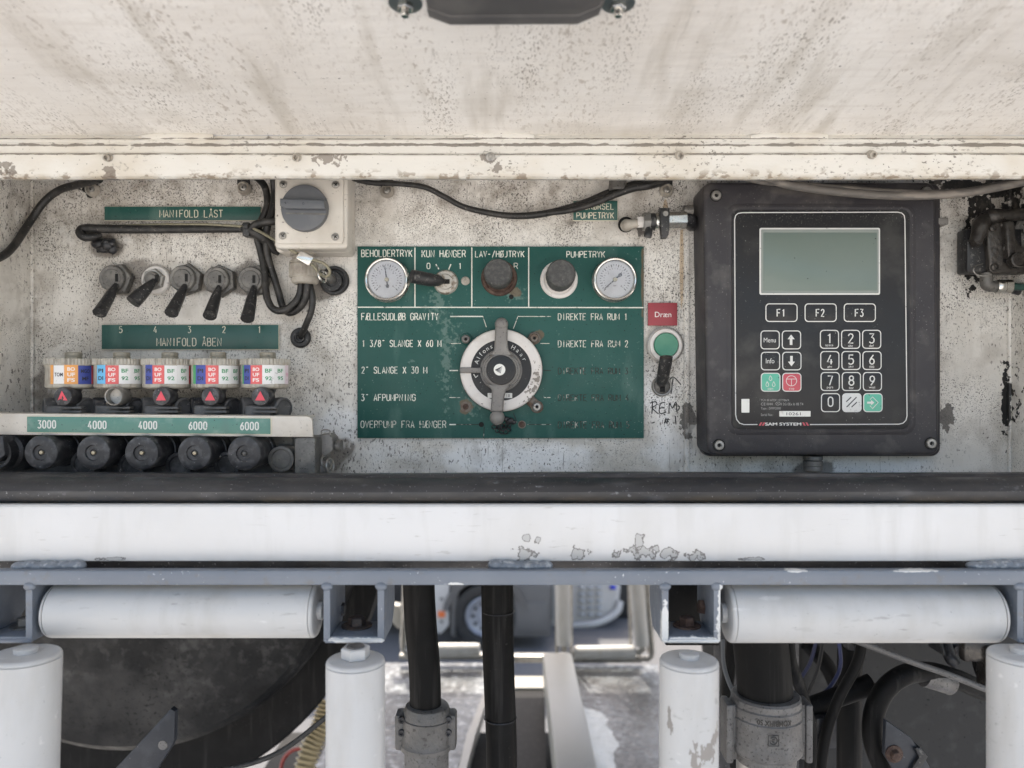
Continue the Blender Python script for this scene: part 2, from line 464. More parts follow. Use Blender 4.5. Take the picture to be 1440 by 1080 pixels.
M_lid = mat('lid_cream_paint', (.80, .775, .735), .42, 0, [
    dict(s=9, st=(1, .5, 1), lo=.42, hi=.75, c=(.62, .575, .52), a=.7, det=5, seed=1),
    dict(s=60, st=(.25, 2.2, 1), lo=.5, hi=.8, c=(.64, .60, .55), a=.5, det=3, seed=2),
    dict(s=620, st=(1, .38, 1), lo=.56, hi=.63, c=(.20, .17, .14), a=.8, det=3, mod=(26, .46, .66, (1, .10, 1)), seed=3),
    dict(s=300, st=(1, .45, 1), lo=.56, hi=.64, c=(.34, .29, .24), a=.6, det=5, mod=(11, .46, .62, (1.3, .16, 1)), seed=4),
    dict(s=330, lo=.715, hi=.74, c=(.10, .09, .08), a=.9, det=2, seed=5),
    dict(s=34, st=(1, .12, 1), lo=.54, hi=.70, c=(.46, .42, .36), a=.6, det=7, seed=6),
    dict(s=240, st=(1, .06, 1), lo=.60, hi=.68, c=(.36, .33, .29), a=.45, det=4, mod=(9, .45, .62), seed=26),
    dict(s=14, st=(.5, 1, 1), lo=.56, hi=.70, c=(.52, .48, .42), a=.5, det=8, seed=27),
], bump=(60, .35, .0020, (.6, 1.5, 1)), rvar=.1)
M_rail_lid = mat('lid_rail_paint', (.66, .645, .605), .4, 0, [
    dict(s=25, st=(.6, 1, 1), lo=.48, hi=.72, c=(.52, .46, .37), a=.55, det=5),
    dict(s=1, lo=0, hi=.01, c=(.34, .27, .18), a=.75, grad=('Z', .1785, .1742), mod=(60, .35, .65), seed=3),
    dict(s=300, st=(.8, 1, 1.3), lo=.60, hi=.66, c=(.10, .085, .07), a=.85, det=4, mod=(16, .50, .66), seed=2),
    dict(s=150, st=(.5, 1, 1), lo=.30, hi=.45, c=(.12, .10, .08), a=.8, det=6, at=spots([(720, 204, 4000, 2.0), (720, 217.5, 4000, 1.8), (720, 195.5, 4000, 1.6)], -.1035, .02), k=3.5, seed=17),
    dict(s=110, st=(1, 1, 1.6), lo=.56, hi=.62, c=(.22, .17, .12), a=.8, det=6, grad=('Z', .1830, .1760), seed=13),
    dict(s=170, lo=.0, hi=.1, c=(.12, .09, .07), a=.7, at=spots([(153, 245, 9, 14), (460, 224, 22, 8), (10, 240, 12, 10), (700, 240, 8, 8), (690, 224, 10, 7)], -.106), k=4.6, seed=5),
    dict(s=380, lo=.70, hi=.73, c=(.05, .045, .04), a=.9, det=2, seed=6),
], bump=(90, .4, .0014, (.5, 1, 1)), rvar=.1)
M_white = mat('white_beam_paint', (.58, .58, .58), .32, 0, [
    dict(s=10, lo=.4, hi=.7, c=(.53, .525, .515), a=.7, det=5),
    dict(s=60, st=(1, 1, .15), lo=.52, hi=.72, c=(.46, .455, .44), a=.5, det=5, seed=2),
    dict(s=14, st=(1, 1, .5), lo=.52, hi=.70, c=(.50, .495, .48), a=.7, det=8, seed=22),
    dict(s=260, st=(.2, 1, 1.6), lo=.64, hi=.69, c=(.36, .35, .33), a=.6, det=5, mod=(9, .46, .6), seed=12),
    dict(s=1, lo=0, hi=.01, c=(.45, .43, .40), a=.6, grad=('Z', -.130, -.1366), mod=(40, .40, .70), seed=14),
    dict(s=150, lo=.18, hi=.24, c=(.16, .155, .15), a=1, det=6, at=spots([(738, 779, 20, 11), (815, 779, 13, 10), (866, 779, 8, 9), (905, 776, 24, 14), (899, 763, 9, 12), (940, 779, 14, 11), (977, 781, 14, 9), (1060, 786, 18, 3), (160, 786, 24, 3), (757, 759, 6, 6), (740, 757, 8, 6), (923, 773, 7, 8)], -.166, .02), k=3.2, seed=3),
    dict(s=150, lo=.42, hi=.47, c=(.40, .40, .395), a=1, det=6, at=spots([(738, 779, 20, 11), (815, 779, 13, 10), (866, 779, 8, 9), (905, 776, 24, 14), (899, 763, 9, 12), (940, 779, 14, 11), (977, 781, 14, 9), (1060, 786, 18, 3), (160, 786, 24, 3), (757, 759, 6, 6), (740, 757, 8, 6), (923, 773, 7, 8)], -.166, .02), k=3.2, seed=3, relief=1),
    dict(s=700, lo=.75, hi=.77, c=(.50, .49, .47), a=.5, det=1, seed=5),
], bump=(14, .25, .0020, (1, 1, 3)), coat=.2)
M_grey = mat('grey_frame_paint', (.13, .15, .18), .42, 0, [
    dict(s=18, lo=.4, hi=.7, c=(.17, .19, .22), a=.6, det=4),
    dict(s=420, lo=.70, hi=.72, c=(.70, .70, .68), a=.8, det=2, mod=(20, .45, .6), seed=2),
    dict(s=200, lo=.0, hi=.08, c=(.62, .62, .60), a=.9, at=spots([(500, 901, 40, 4), (640, 822, 12, 3), (975, 902, 46, 6), (1015, 880, 7, 40), (1016, 840, 6, 20), (1120, 803, 14, 2), (1290, 803, 30, 2), (935, 880, 6, 34)], -.181, .01), k=1.8, seed=3, det=5),
    dict(s=90, lo=.60, hi=.70, c=(.14, .13, .12), a=.5, det=5, seed=4),
], bump=(70, .4, .0012), rvar=.1)
M_roller = mat('roller_grey_plastic', (.44, .44, .435), .45, 0, [
    dict(s=14, lo=.4, hi=.75, c=(.47, .465, .45), a=.6, det=4),
    dict(s=90, st=(.2, 1, 1), lo=.66, hi=.72, c=(.62, .615, .60), a=.6, det=4, seed=2),
    dict(s=30, st=(1, 1, .3), lo=.50, hi=.70, c=(.35, .335, .31), a=.6, det=8, seed=7),
    dict(s=170, st=(.35, 1, 1.4), lo=.62, hi=.68, c=(.22, .21, .20), a=.5, det=6, mod=(10, .47, .62), seed=8),
    dict(s=70, st=(.5, 1, 1), lo=.72, hi=.76, c=(.42, .41, .39), a=.6, det=6, seed=3),
    dict(s=150, st=(1, 1, .45), lo=.38, hi=.46, c=(.20, .18, .16), a=.85, det=7, at=spots([(985, 1045, 22, 16), (1000, 1030, 10, 16), (938, 1010, 5, 26), (975, 1058, 16, 12)], -.2, .05), k=5.5, seed=4),
    dict(s=600, lo=.76, hi=.78, c=(.20, .20, .20), a=.7, det=1, seed=5),
], bump=(300, .15, .0004))
GRN = (.014, .078, .066)
def green_layers(x=1):
    return [dict(s=12, lo=.4, hi=.7, c=(.022, .095, .082), a=.8, det=6),
            dict(s=40, st=(1, 1, .3), lo=.56, hi=.74, c=(.09, .17, .15), a=.6, det=5, seed=2),
            dict(s=460, lo=.66, hi=.70, c=(.30, .36, .33), a=.55, det=3, mod=(22, .50, .66), seed=3),
            dict(s=500, lo=.70, hi=.72, c=(.008, .012, .012), a=.9, det=2, seed=4)]
M_green = mat('green_engraved_laminate', GRN, .48, 0, green_layers() + [
    dict(s=260, lo=.3, hi=.9, c=(.20, .28, .25), a=.4, det=6, at=spots([(627, 500, 8, 90), (640, 475, 12, 20), (720, 415, 22, 14), (615, 430, 16, 40), (580, 509, 6, 3), (665, 560, 14, 30)], 0), k=5.5, seed=7),
    dict(s=120, lo=0, hi=.2, c=(.16, .10, .06), a=.7, det=5, at=spots([(725, 412, 9, 8), (655, 572, 11, 11), (757, 470, 7, 7), (903, 400, 2, 60)], 0), k=2, seed=8)], rvar=.1, bump=(200, .2, .0005), spec=.3)
M_green2 = mat('green_plate_laminate', GRN, .4, 0, green_layers(), rvar=.12)
M_green3 = mat('faded_green_laminate', (.075, .20, .165), .42, 0, green_layers()[1:] + [dict(s=70, lo=.55, hi=.7, c=(.22, .32, .28), a=.5, det=5, seed=9)], rvar=.12)
def worn(name, c, amt=.63):
    return mat(name, c, .6, 0, [dict(s=260, lo=amt, hi=amt + .06, c=(.04, .075, .065), a=.85, det=4, seed=3), dict(s=60, lo=.55, hi=.7, c=(.30, .31, .26), a=.5, seed=5)])
M_eng = worn('engraved_white_fill', (.72, .72, .65))
M_eng2 = worn('half_worn_engraving_fill', (.60, .60, .53), .55)
M_eng3 = mat('dirt_filled_engraving', (.022, .025, .022), .7, 0, [dict(s=160, lo=.54, hi=.64, c=(.42, .42, .37), a=.8, seed=5)])
M_engplate = mat('plate_engraving_fill', (.66, .62, .50), .6, 0, [dict(s=240, lo=.64, hi=.70, c=(.16, .18, .14), a=.8, det=4)])
M_ink = mat('black_marker_ink', (.02, .02, .02), .6, 0, [dict(s=500, lo=.66, hi=.72, c=(.35, .33, .30), a=.7, det=3)])
DUST = dict(s=260, lo=.58, hi=.70, c=(.22, .21, .19), a=.55, det=5, seed=2)
M_rub = mat('black_rubber', (.018, .018, .019), .5, 0, [DUST, dict(s=30, lo=.45, hi=.7, c=(.045, .044, .043), a=.8, det=4, seed=4)], bump=(500, .3, .0004))
M_cable = mat('dusty_black_cable', (.014, .0135, .013), .5, 0, [dict(s=120, lo=.48, hi=.68, c=(.06, .055, .05), a=.6, det=6), dict(s=600, lo=.66, hi=.70, c=(.22, .20, .18), a=.7, seed=3)], bump=(300, .3, .0006))
M_cable2 = mat('grey_dirty_cable', (.11, .10, .09), .55, 0, [dict(s=120, st=(.3, 1, 1), lo=.48, hi=.68, c=(.26, .23, .20), a=.7, det=5)], bump=(300, .3, .0006))
M_seal = mat('seal_rubber', (.022, .023, .027), .42, 0, [
    dict(s=20, st=(.35, 1, 1), lo=.45, hi=.7, c=(.060, .060, .062), a=.8, det=5),
    dict(s=240, st=(.6, 1, 1), lo=.62, hi=.68, c=(.30, .31, .33), a=.6, det=4, mod=(14, .50, .66, (1, 1, .6)), seed=3),
    dict(s=60, st=(.3, 1, 1), lo=.58, hi=.72, c=(.12, .12, .125), a=.7, det=5, seed=8),
    dict(s=600, lo=.73, hi=.75, c=(.45, .45, .45), a=.7, det=1, seed=6),
    dict(s=1, lo=0, hi=.01, c=(.11, .085, .055), a=.7, grad=('Z', -.086, -.0915), mod=(12, .42, .62, (1, 1, .1)), seed=5)], bump=(120, .4, .0014), rvar=.12)
M_blk = mat('black_plastic', (.022, .022, .023), .4, 0, [DUST, dict(s=700, lo=.68, hi=.71, c=(.45, .44, .42), a=.8, det=2, seed=5)], bump=(260, .3, .0006), rvar=.1)
M_house = mat('controller_housing_powdercoat', (.034, .032, .036), .45, 0, [
    dict(s=24, lo=.42, hi=.72, c=(.050, .047, .049), a=.8, det=4),
    dict(s=500, lo=.67, hi=.70, c=(.24, .23, .22), a=.6, det=2, mod=(16, .42, .58), seed=3),
    dict(s=45, lo=.54, hi=.70, c=(.10, .095, .09), a=.6, det=8, seed=9),
    dict(s=60, st=(.3, 1, 1), lo=.5, hi=.7, c=(.17, .15, .13), a=.6, det=5, grad=('Z', .155, .19), seed=5)], bump=(1100, .45, .00035), rvar=.05, spec=.35)
M_face = mat('controller_face_foil', (.018, .0185, .020), .36, 0, [
    dict(s=18, lo=.42, hi=.7, c=(.026, .026, .0275), a=.8, det=4),
    dict(s=520, lo=.69, hi=.72, c=(.40, .40, .38), a=.7, det=2, mod=(20, .45, .60), seed=3),
    dict(s=28, lo=.54, hi=.70, c=(.055, .054, .052), a=.7, det=7, seed=5),
    dict(s=600, lo=.58, hi=.66, c=(.20, .19, .17), a=.7, det=4, grad=('Z', .145, .158), seed=6)], bump=(40, .1, .0006), rvar=.05, spec=.3)
M_print = mat('light_grey_print', (.62, .62, .60), .45, 0, [dict(s=300, lo=.66, hi=.70, c=(.15, .15, .15), a=.7, det=3)])
M_lcd = mat('lcd_glass', (.125, .165, .145), .3, 0, [dict(s=10, lo=.4, hi=.7, c=(.16, .195, .175), a=.5, det=5), dict(s=240, lo=.75, hi=.76, c=(.02, .02, .02), a=1, det=1, seed=4)], coat=.12, bump=(18, .1, .0010))
M_lcdedge = mat('lcd_frame_grey', (.20, .225, .205), .3)
M_kgreen = mat('key_green', (.10, .42, .30), .4, 0, [dict(s=300, lo=.66, hi=.70, c=(.03, .06, .05), a=.7, det=3)])
M_kred = mat('key_red', (.50, .075, .10), .4, 0, [dict(s=300, lo=.68, hi=.72, c=(.10, .03, .03), a=.7, det=3)])
M_kwhite = mat('key_white', (.60, .61, .60), .45, 0, [dict(s=420, lo=.64, hi=.68, c=(.22, .22, .22), a=.7, det=3)])
M_stk = mat('white_sticker', (.74, .74, .70), .5, 0, [dict(s=160, lo=.6, hi=.7, c=(.5, .47, .42), a=.6, det=4)])
M_red = mat('red_plate', (.30, .035, .048), .45, 0, [dict(s=40, lo=.45, hi=.7, c=(.22, .04, .045), a=.7, det=5), dict(s=480, lo=.68, hi=.71, c=(.03, .02, .02), a=.8, det=2, seed=3)])
M_btn = mat('green_button_cap', (.045, .22, .14), .32, 0, [dict(s=40, lo=.45, hi=.7, c=(.09, .27, .18), a=.7, det=4), dict(s=400, lo=.70, hi=.72, c=(.02, .05, .04), a=.8, seed=3)])
M_chrome = mat('scratched_chrome', (.62, .61, .58), .22, 1, [dict(s=90, lo=.52, hi=.7, c=(.35, .32, .28), a=.6, det=5), dict(s=500, lo=.66, hi=.70, c=(.10, .08, .06), a=.8, det=3, seed=3)], rvar=.12)
M_steel = mat('dull_steel', (.34, .33, .31), .42, .75, [dict(s=70, lo=.45, hi=.7, c=(.20, .19, .17), a=.7, det=5), dict(s=400, lo=.64, hi=.70, c=(.06, .05, .045), a=.8, det=3, seed=3)], bump=(200, .3, .0008), rvar=.1)
M_cast = mat('cast_grey_metal', (.20, .19, .18), .55, .25, [dict(s=60, lo=.45, hi=.68, c=(.26, .25, .23), a=.6, det=5), dict(s=500, lo=.62, hi=.68, c=(.05, .045, .04), a=.7, det=3, seed=3)], bump=(420, .6, .0010), rvar=.08)
M_nut = mat('grimy_grey_nut', (.12, .115, .108), .5, .4, [dict(s=90, lo=.45, hi=.68, c=(.22, .21, .19), a=.7, det=5), dict(s=400, lo=.60, hi=.66, c=(.04, .035, .03), a=.8, det=3, seed=3)], bump=(300, .5, .0010))
M_valve = mat('grey_valve_plastic', (.10, .10, .102), .5, 0, [dict(s=70, lo=.45, hi=.68, c=(.035, .035, .035), a=.8, det=6), dict(s=400, lo=.66, hi=.70, c=(.26, .26, .25), a=.6, det=3, seed=3)], bump=(200, .3, .0008))
M_dark = mat('oily_black_metal', (.022, .022, .024), .42, .2, [dict(s=50, lo=.45, hi=.7, c=(.055, .055, .06), a=.8, det=5), dict(s=500, lo=.68, hi=.71, c=(.3, .3, .3), a=.6, det=2, seed=3)], bump=(160, .4, .0012), rvar=.12)
M_cap = mat('dusty_black_cap', (.024, .024, .027), .48, 0, [dict(s=140, lo=.48, hi=.66, c=(.11, .11, .115), a=.65, det=5), dict(s=600, lo=.68, hi=.71, c=(.5, .5, .5), a=.8, det=2, mod=(40, .45, .6), seed=3)], bump=(300, .3, .0008))
M_castm = mat('grimy_cast_metal', (.12, .115, .108), .55, .25, [dict(s=60, lo=.45, hi=.68, c=(.18, .17, .16), a=.6, det=6), dict(s=200, lo=.56, hi=.66, c=(.04, .036, .032), a=.7, det=6, seed=3)], bump=(420, .6, .0010), rvar=.08)
M_castd = mat('dim_cast_metal', (.12, .115, .11), .55, .25, [dict(s=60, lo=.45, hi=.68, c=(.19, .185, .18), a=.6, det=6), dict(s=400, lo=.58, hi=.66, c=(.03, .027, .025), a=.7, det=3, seed=3)], bump=(420, .6, .0010), rvar=.08)
M_rust = mat('rusty_metal', (.055, .030, .022), .8, .1, [dict(s=140, lo=.42, hi=.62, c=(.12, .08, .062), a=.8, det=5), dict(s=300, lo=.58, hi=.66, c=(.05, .025, .018), a=.8, det=4, seed=3)], bump=(300, .7, .0016))
M_brown = mat('corroded_lug', (.17, .15, .13), .6, .4, [dict(s=160, lo=.45, hi=.62, c=(.12, .07, .045), a=.8, det=5)], bump=(300, .5, .0012))
M_ring = mat('worn_white_ring', (.66, .63, .60), .4, 0, [
    dict(s=60, lo=.52, hi=.72, c=(.48, .44, .40), a=.6, det=5),
    dict(s=340, lo=.66, hi=.69, c=(.07, .06, .055), a=.9, det=3, mod=(26, .45, .58), seed=3),
    dict(s=300, lo=.5, hi=.6, c=(.10, .08, .06), a=.8, det=5, at=spots([(748, 548, 12, 16), (755, 530, 5, 14)], -.02, .03), k=7, seed=6)], bump=(200, .25, .0006))
M_dial = mat('gauge_dial_white', (.60, .585, .60), .5, 0, [dict(s=60, lo=.5, hi=.72, c=(.46, .44, .45), a=.6, det=4)])
M_dialprint = mat('gauge_print', (.07, .055, .06), .5, 0, [dict(s=500, lo=.55, hi=.62, c=(.4, .38, .38), a=.7)])
M_brass = mat('brass_pin', (.42, .36, .26), .4, .6)
M_box = mat('switch_box_grey_plastic', (.60, .565, .51), .45, 0, [
    dict(s=30, lo=.45, hi=.7, c=(.42, .38, .32), a=.6, det=5), dict(s=420, lo=.66, hi=.70, c=(.08, .07, .06), a=.8, det=2, mod=(20, .40, .6), seed=3)], bump=(150, .2, .0006))
M_gland = mat('dirty_gland_plastic', (.40, .37, .32), .5, 0, [dict(s=80, lo=.45, hi=.68, c=(.20, .17, .14), a=.8, det=5)], bump=(200, .3, .0008))
M_knobg = mat('slate_grey_knob', (.095, .102, .113), .42, 0, [dict(s=60, lo=.5, hi=.7, c=(.15, .15, .155), a=.5, det=5), dict(s=600, lo=.72, hi=.74, c=(.02, .02, .02), a=.8, seed=3)])
M_brk = mat('bracket_white_paint', (.55, .52, .47), .45, 0, [
    dict(s=26, lo=.45, hi=.7, c=(.38, .34, .29), a=.7, det=5), dict(s=420, lo=.64, hi=.68, c=(.08, .07, .06), a=.8, det=3, mod=(24, .40, .6), seed=3)], bump=(140, .4, .0010))
M_drum = mat('yellowed_clear_plastic', (.40, .375, .325), .32, 0, [dict(s=420, st=(1, 1, .08), lo=.52, hi=.62, c=(.17, .15, .12), a=.6, det=3, seed=5), dict(s=120, lo=.5, hi=.68, c=(.24, .21, .16), a=.6, det=4)], bump=(200, .2, .0005))
M_wire = mat('olive_wire_rope', (.26, .24, .17), .5, .2, [dict(s=900, lo=.5, hi=.6, c=(.12, .11, .08), a=.6)], bump=(900, .5, .0008))
M_hose = mat('black_hose_rubber', (.004, .004, .004), .6, 0, [dict(s=120, st=(1, 1, .06), lo=.56, hi=.68, c=(.022, .021, .020), a=.8, det=5, seed=5), dict(s=340, lo=.66, hi=.70, c=(.05, .048, .044), a=.6, det=3, mod=(15, .45, .6), seed=7), dict(s=30, lo=.5, hi=.75, c=(.010, .010, .010), a=.8, det=4)], bump=(400, .2, .0004), spec=.15)
def flat(name, c, r=.45, **k): return mat(name, c, r, 0, [dict(s=300, lo=.66, hi=.70, c=tuple(x * .35 for x in c), a=.6, det=3), dict(s=50, lo=.5, hi=.75, c=tuple(min(x * 1.3 + .02, .8) for x in c), a=.5, det=4, seed=4)], **k)
C_STK = {'white': flat('label_white', (.68, .68, .68)), 'orange': flat('label_orange', (.72, .33, .10)), 'blue': flat('label_blue', (.045, .07, .30)),
         'red': flat('label_red', (.62, .11, .11)), 'sky': flat('label_sky_blue', (.12, .42, .70)), 'green': flat('label_green', (.06, .30, .12)), 'pink': flat('label_pink', (.66, .56, .60))}
T_STK = {'white': flat('text_white', (.75, .72, .70)), 'black': flat('text_black', (.02, .02, .03)), 'green': flat('text_green', (.05, .26, .12)), 'pink': flat('text_pink', (.6, .3, .4))}
M_tri = flat('triangle_red', (.60, .06, .09))
M_weld = mat('weld_bead_grey', (.15, .17, .195), .3, .1, [dict(s=200, lo=.52, hi=.64, c=(.42, .44, .45), a=.6, det=6)], bump=(180, .5, .003))
M_glass = bpy.data.materials.new('gauge_glass'); M_glass.use_nodes = True
_n = M_glass.node_tree; _n.nodes.clear()
_o = _n.nodes.new('ShaderNodeOutputMaterial'); _m = _n.nodes.new('ShaderNodeMixShader'); _t = _n.nodes.new('ShaderNodeBsdfTransparent'); _g = _n.nodes.new('ShaderNodeBsdfGlossy'); _fr = _n.nodes.new('ShaderNodeFresnel')
_g.inputs['Roughness'].default_value = .12; _fr.inputs['IOR'].default_value = 1.5
_n.links.new(_fr.outputs[0], _m.inputs[0]); _n.links.new(_t.outputs[0], _m.inputs[1]); _n.links.new(_g.outputs[0], _m.inputs[2]); _n.links.new(_m.outputs[0], _o.inputs[0])

# ================================================================ SETTING
GZ = -2.0
m = mat('asphalt_yard', (.105, .107, .112), .85, 0, [dict(s=.8, lo=.4, hi=.7, c=(.14, .14, .145), a=.8, det=6), dict(s=60, lo=.45, hi=.7, c=(.06, .06, .06), a=.6, det=4, seed=3)], bump=(80, .4, .006))
m2 = mat('bounce_apron_surface', (.47, .465, .445), .85, 0, [dict(s=.8, lo=.4, hi=.7, c=(.42, .41, .39), a=.8, det=6), dict(s=40, lo=.5, hi=.7, c=(.30, .29, .27), a=.5, det=4, seed=3)], bump=(80, .4, .006))
obj('bounce_apron', MB().add([(-400, -400, GZ + .004), (400, -400, GZ + .004), (400, 1.6, GZ + .004), (-400, 1.6, GZ + .004)], [(0, 1, 2, 3)]), m2, at=(0, 0, GZ), angle=0, kind='structure', label='unseen pale ground in front of and under the truck, added to bounce light')  # unseen pale ground, added to bounce light up to the lid
g = MB(); n = 10
g.add([(-400, -400, GZ), (400, -400, GZ), (400, 400, GZ), (-400, 400, GZ)], [(0, 1, 2, 3)])
obj('ground', g, m, at=(0, 0, GZ), angle=0, kind='structure', label='grey asphalt yard below and behind the truck')
CX0, CX1 = X(44, 0), X(1421, 0)
FLZ = -.0896; CEZ = .205
# the truck body that the cabinet is set into (gives the shade this side of the truck stands in)
m_body = mat('tanker_body_paint', (.55, .56, .57), .4, 0, [dict(s=3, lo=.4, hi=.7, c=(.45, .45, .44), a=.6, det=5)])
t = thing('tanker_body', 'white painted tanker body carrying the open cabinet above the rollers', 'truck body', (0, 1.1, CEZ))
b = MB()
b.box(-2.6, 2.6, .006, 1.95, CEZ + .035, .62, .03)
b.box(-2.6, CX0 - .0045, -.127, .25, FLZ - .03, CEZ + .0345, .004)
b.box(CX1 + .0045, 2.6, -.127, .25, FLZ - .03, CEZ + .0345, .004)
obj('body_shell', b, m_body, t)
obj('chassis_beam', MB().box(-2.6, 2.6, .32, .40, FLZ - .05, CEZ + .033, .004), M_dark, t)

# ================================================================ CABINET
t = thing('control_cabinet', 'open cream painted cabinet recess stained with black specks and grime', 'cabinet', (0, 0, FLZ))
b = MB()
# back wall as a grid with slight dents so that light plays over it
nx, nz = 120, 36; vv = []; ff = []
dents = [(random.uniform(CX0, CX1), random.uniform(FLZ, CEZ), random.uniform(.02, .08), random.uniform(-.0008, .0008)) for _ in range(26)]
for j in range(nz + 1):
    for i in range(nx + 1):
        x = CX0 + (CX1 - CX0) * i / nx; z = FLZ - .01 + (CEZ - FLZ + .01) * j / nz
        y = sum(a * math.exp(-((x - cx) ** 2 + (z - cz) ** 2) / (r * r)) for cx, cz, r, a in dents) + .0016
        vv.append((x, y, z))
for j in range(nz):
    for i in range(nx):
        a = j * (nx + 1) + i; ff.append((a, a + 1, a + nx + 2, a + nx + 1))
b.add(vv, ff)
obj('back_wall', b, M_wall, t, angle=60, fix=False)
b = MB().slab([(X(962, 0), Z(300, 0)), (X(969, 0), Z(300, 0)), (X(969, 0), Z(668, 0)), (X(962, 0), Z(668, 0))], 0, -.0012, .0006)
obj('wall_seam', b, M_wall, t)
b = MB().box(CX0 - .004, CX0, -.13, .003, FLZ - .02, CEZ, 0)
b.tube([(CX0 + .0005, .0005, FLZ), (CX0 + .0005, .0005, CEZ)], .0022, 8, 0)
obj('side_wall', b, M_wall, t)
b = MB().box(CX1, CX1 + .004, -.13, .003, FLZ - .02, CEZ, 0)
b.tube([(CX1 - .0005, .0005, FLZ), (CX1 - .0005, .0005, CEZ)], .0022, 8, 0)
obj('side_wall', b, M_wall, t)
obj('cabinet_floor', MB().box(CX0, CX1, -.125, .0, FLZ - .006, FLZ), M_wall, t)
obj('ceiling', MB().box(CX0, CX1, -.066, .0, CEZ - .003, CEZ), M_wall, t)
# marker pen writing on the wall
def wall_y(x, z): return sum(a * math.exp(-((x - cx) ** 2 + (z - cz) ** 2) / (r * r)) for cx, cz, r, a in dents) + .0016
b = MB(); w = .8
for pl in [[(917, 582), (918, 566), (916, 567)], [(914, 567), (922, 565), (924, 569), (918, 574), (926, 582)], [(935, 566), (929, 568), (928, 581), (937, 580)], [(928, 574), (935, 573)],
           [(941, 582), (942, 567), (946, 574), (951, 565), (952, 579)], [(951, 575), (954, 577), (956, 572), (953, 571)], [(949, 570), (952, 568), (950, 566)],
           [(935, 591), (942, 590)], [(934, 594), (941, 593)], [(937, 588), (935, 596)], [(940, 588), (938, 596)], [(917, 595), (921, 594)],
           [(950, 585), (951, 597)], [(935, 583), (936, 584)],
           [(944, 554), (947, 532)], [(939, 539), (947, 530), (958, 541)]]:
    b.tube([(X(p[0], 0), wall_y(X(p[0], 0), Z(p[1], 0)) - .00005, Z(p[1], 0)) for p in pl], L(w * 1.15, 0), 6, 3, .3)
obj('marker_writing', b, M_ink, t, label='handwritten REM # 1 with an arrow in black marker')

# small cup washers with screws under the lid
def cup_screw(px, py, label):
    t = thing('cup_screw', label, 'screw', P(px, py, 0), 'screws in cup washers along the top of the wall')
    b = MB().lathe(P(px, py, 0), (0, -1, 0), [(L(10, 0), 0), (L(9.5, 0), .003), (L(7, 0), .0065), (L(6, 0), .0065), (L(5, 0), .004), (0, .004)], 20)
    obj('cup_washer', b, M_gland, t)
    b = MB().lathe(P(px, py, -.004), (0, -1, 0), [(L(4.2, 0), 0), (L(4, 0), .004), (L(2.0, 0), .0045), (L(1.7, 0), .002), (0, .002)], 12)
    obj('screw_head', b, M_steel, t)
    b = MB().box(X(px - 9, 0), X(px + 8, 0), -.004, .0, Z(py - 3, 0), Z(py - 22, 0), .001)
    obj('clip', b, M_cable, t)
cup_screw(131, 267, 'cup washer screw under the lid, left of the upper manifold plate')
cup_screw(344, 265, 'cup washer screw under the lid, above the end of the upper manifold plate')
cup_screw(545, 269, 'cup washer screw under the lid, right of the grey rotary switch box')
cup_screw(937, 268, 'cup washer screw under the lid, above the small ball valve')

# ================================================================ LID
def zl(py, d): return (540 - py) * d / FP
prof = [(.655, 190), (.6525, 195), (.6505, 196.5), (.6500, 201), (.6520, 203), (.6530, 205), (.6530, 215), (.6505, 217), (.6498, 219), (.6500, 221), (.6495, 240), (.6500, 248), (.6520, 251.5), (.6560, 253), (.69, 253)]
pr = [(d - D0, zl(py, d)) for d, py in prof]
LX = 1.05
t = thing('cabinet_lid', 'raised cream white cabinet lid seen from below with screwed edge rail', 'lid', (0, -.1, pr[-1][1]))
b = MB(); nx = 60; vv = []; ff = []
for i in range(nx + 1):
    x = -LX + 2 * LX * i / nx
    for (y, z) in pr[:]: vv.append((x, y, z + .0004 * math.sin(x * 9 + z * 90)))
k = len(pr)
for i in range(nx):
    for j in range(k - 1): ff.append((i * k + j, i * k + j + 1, (i + 1) * k + j + 1, (i + 1) * k + j))
b.add(vv, ff)
b.box(-LX, LX, -.100, -.068, pr[-1][1] + .0015, .2120, .001)
obj('edge_rail', b, M_rail_lid, t, angle=25, fix=False)
zs = pr[0][1]; y0 = pr[0][0]
def lid_z(y): return zs + (y0 - y) * .135
b = MB(); nx, ny = 110, 60; vv = []; ff = []
for j in range(ny + 1):
    y = y0 - .52 * j / ny
    for i in range(nx + 1):
        x = -LX + 2 * LX * i / nx
        vv.append((x, y, lid_z(y) + .0012 * math.sin(x * 5.1 + y * 7) * min(1, j / 8) + .0006 * math.sin(x * 17 + 2) * math.sin(y * 23) * min(1, j / 8)))
for j in range(ny):
    for i in range(nx):
        a = j * (nx + 1) + i; ff.append((a, a + 1, a + nx + 2, a + nx + 1))
b.add(vv, ff)
b.box(-LX, LX, y0 - .52, y0 - .0, .0, .006, 0, Matrix.Translation((0, 0, 0)))
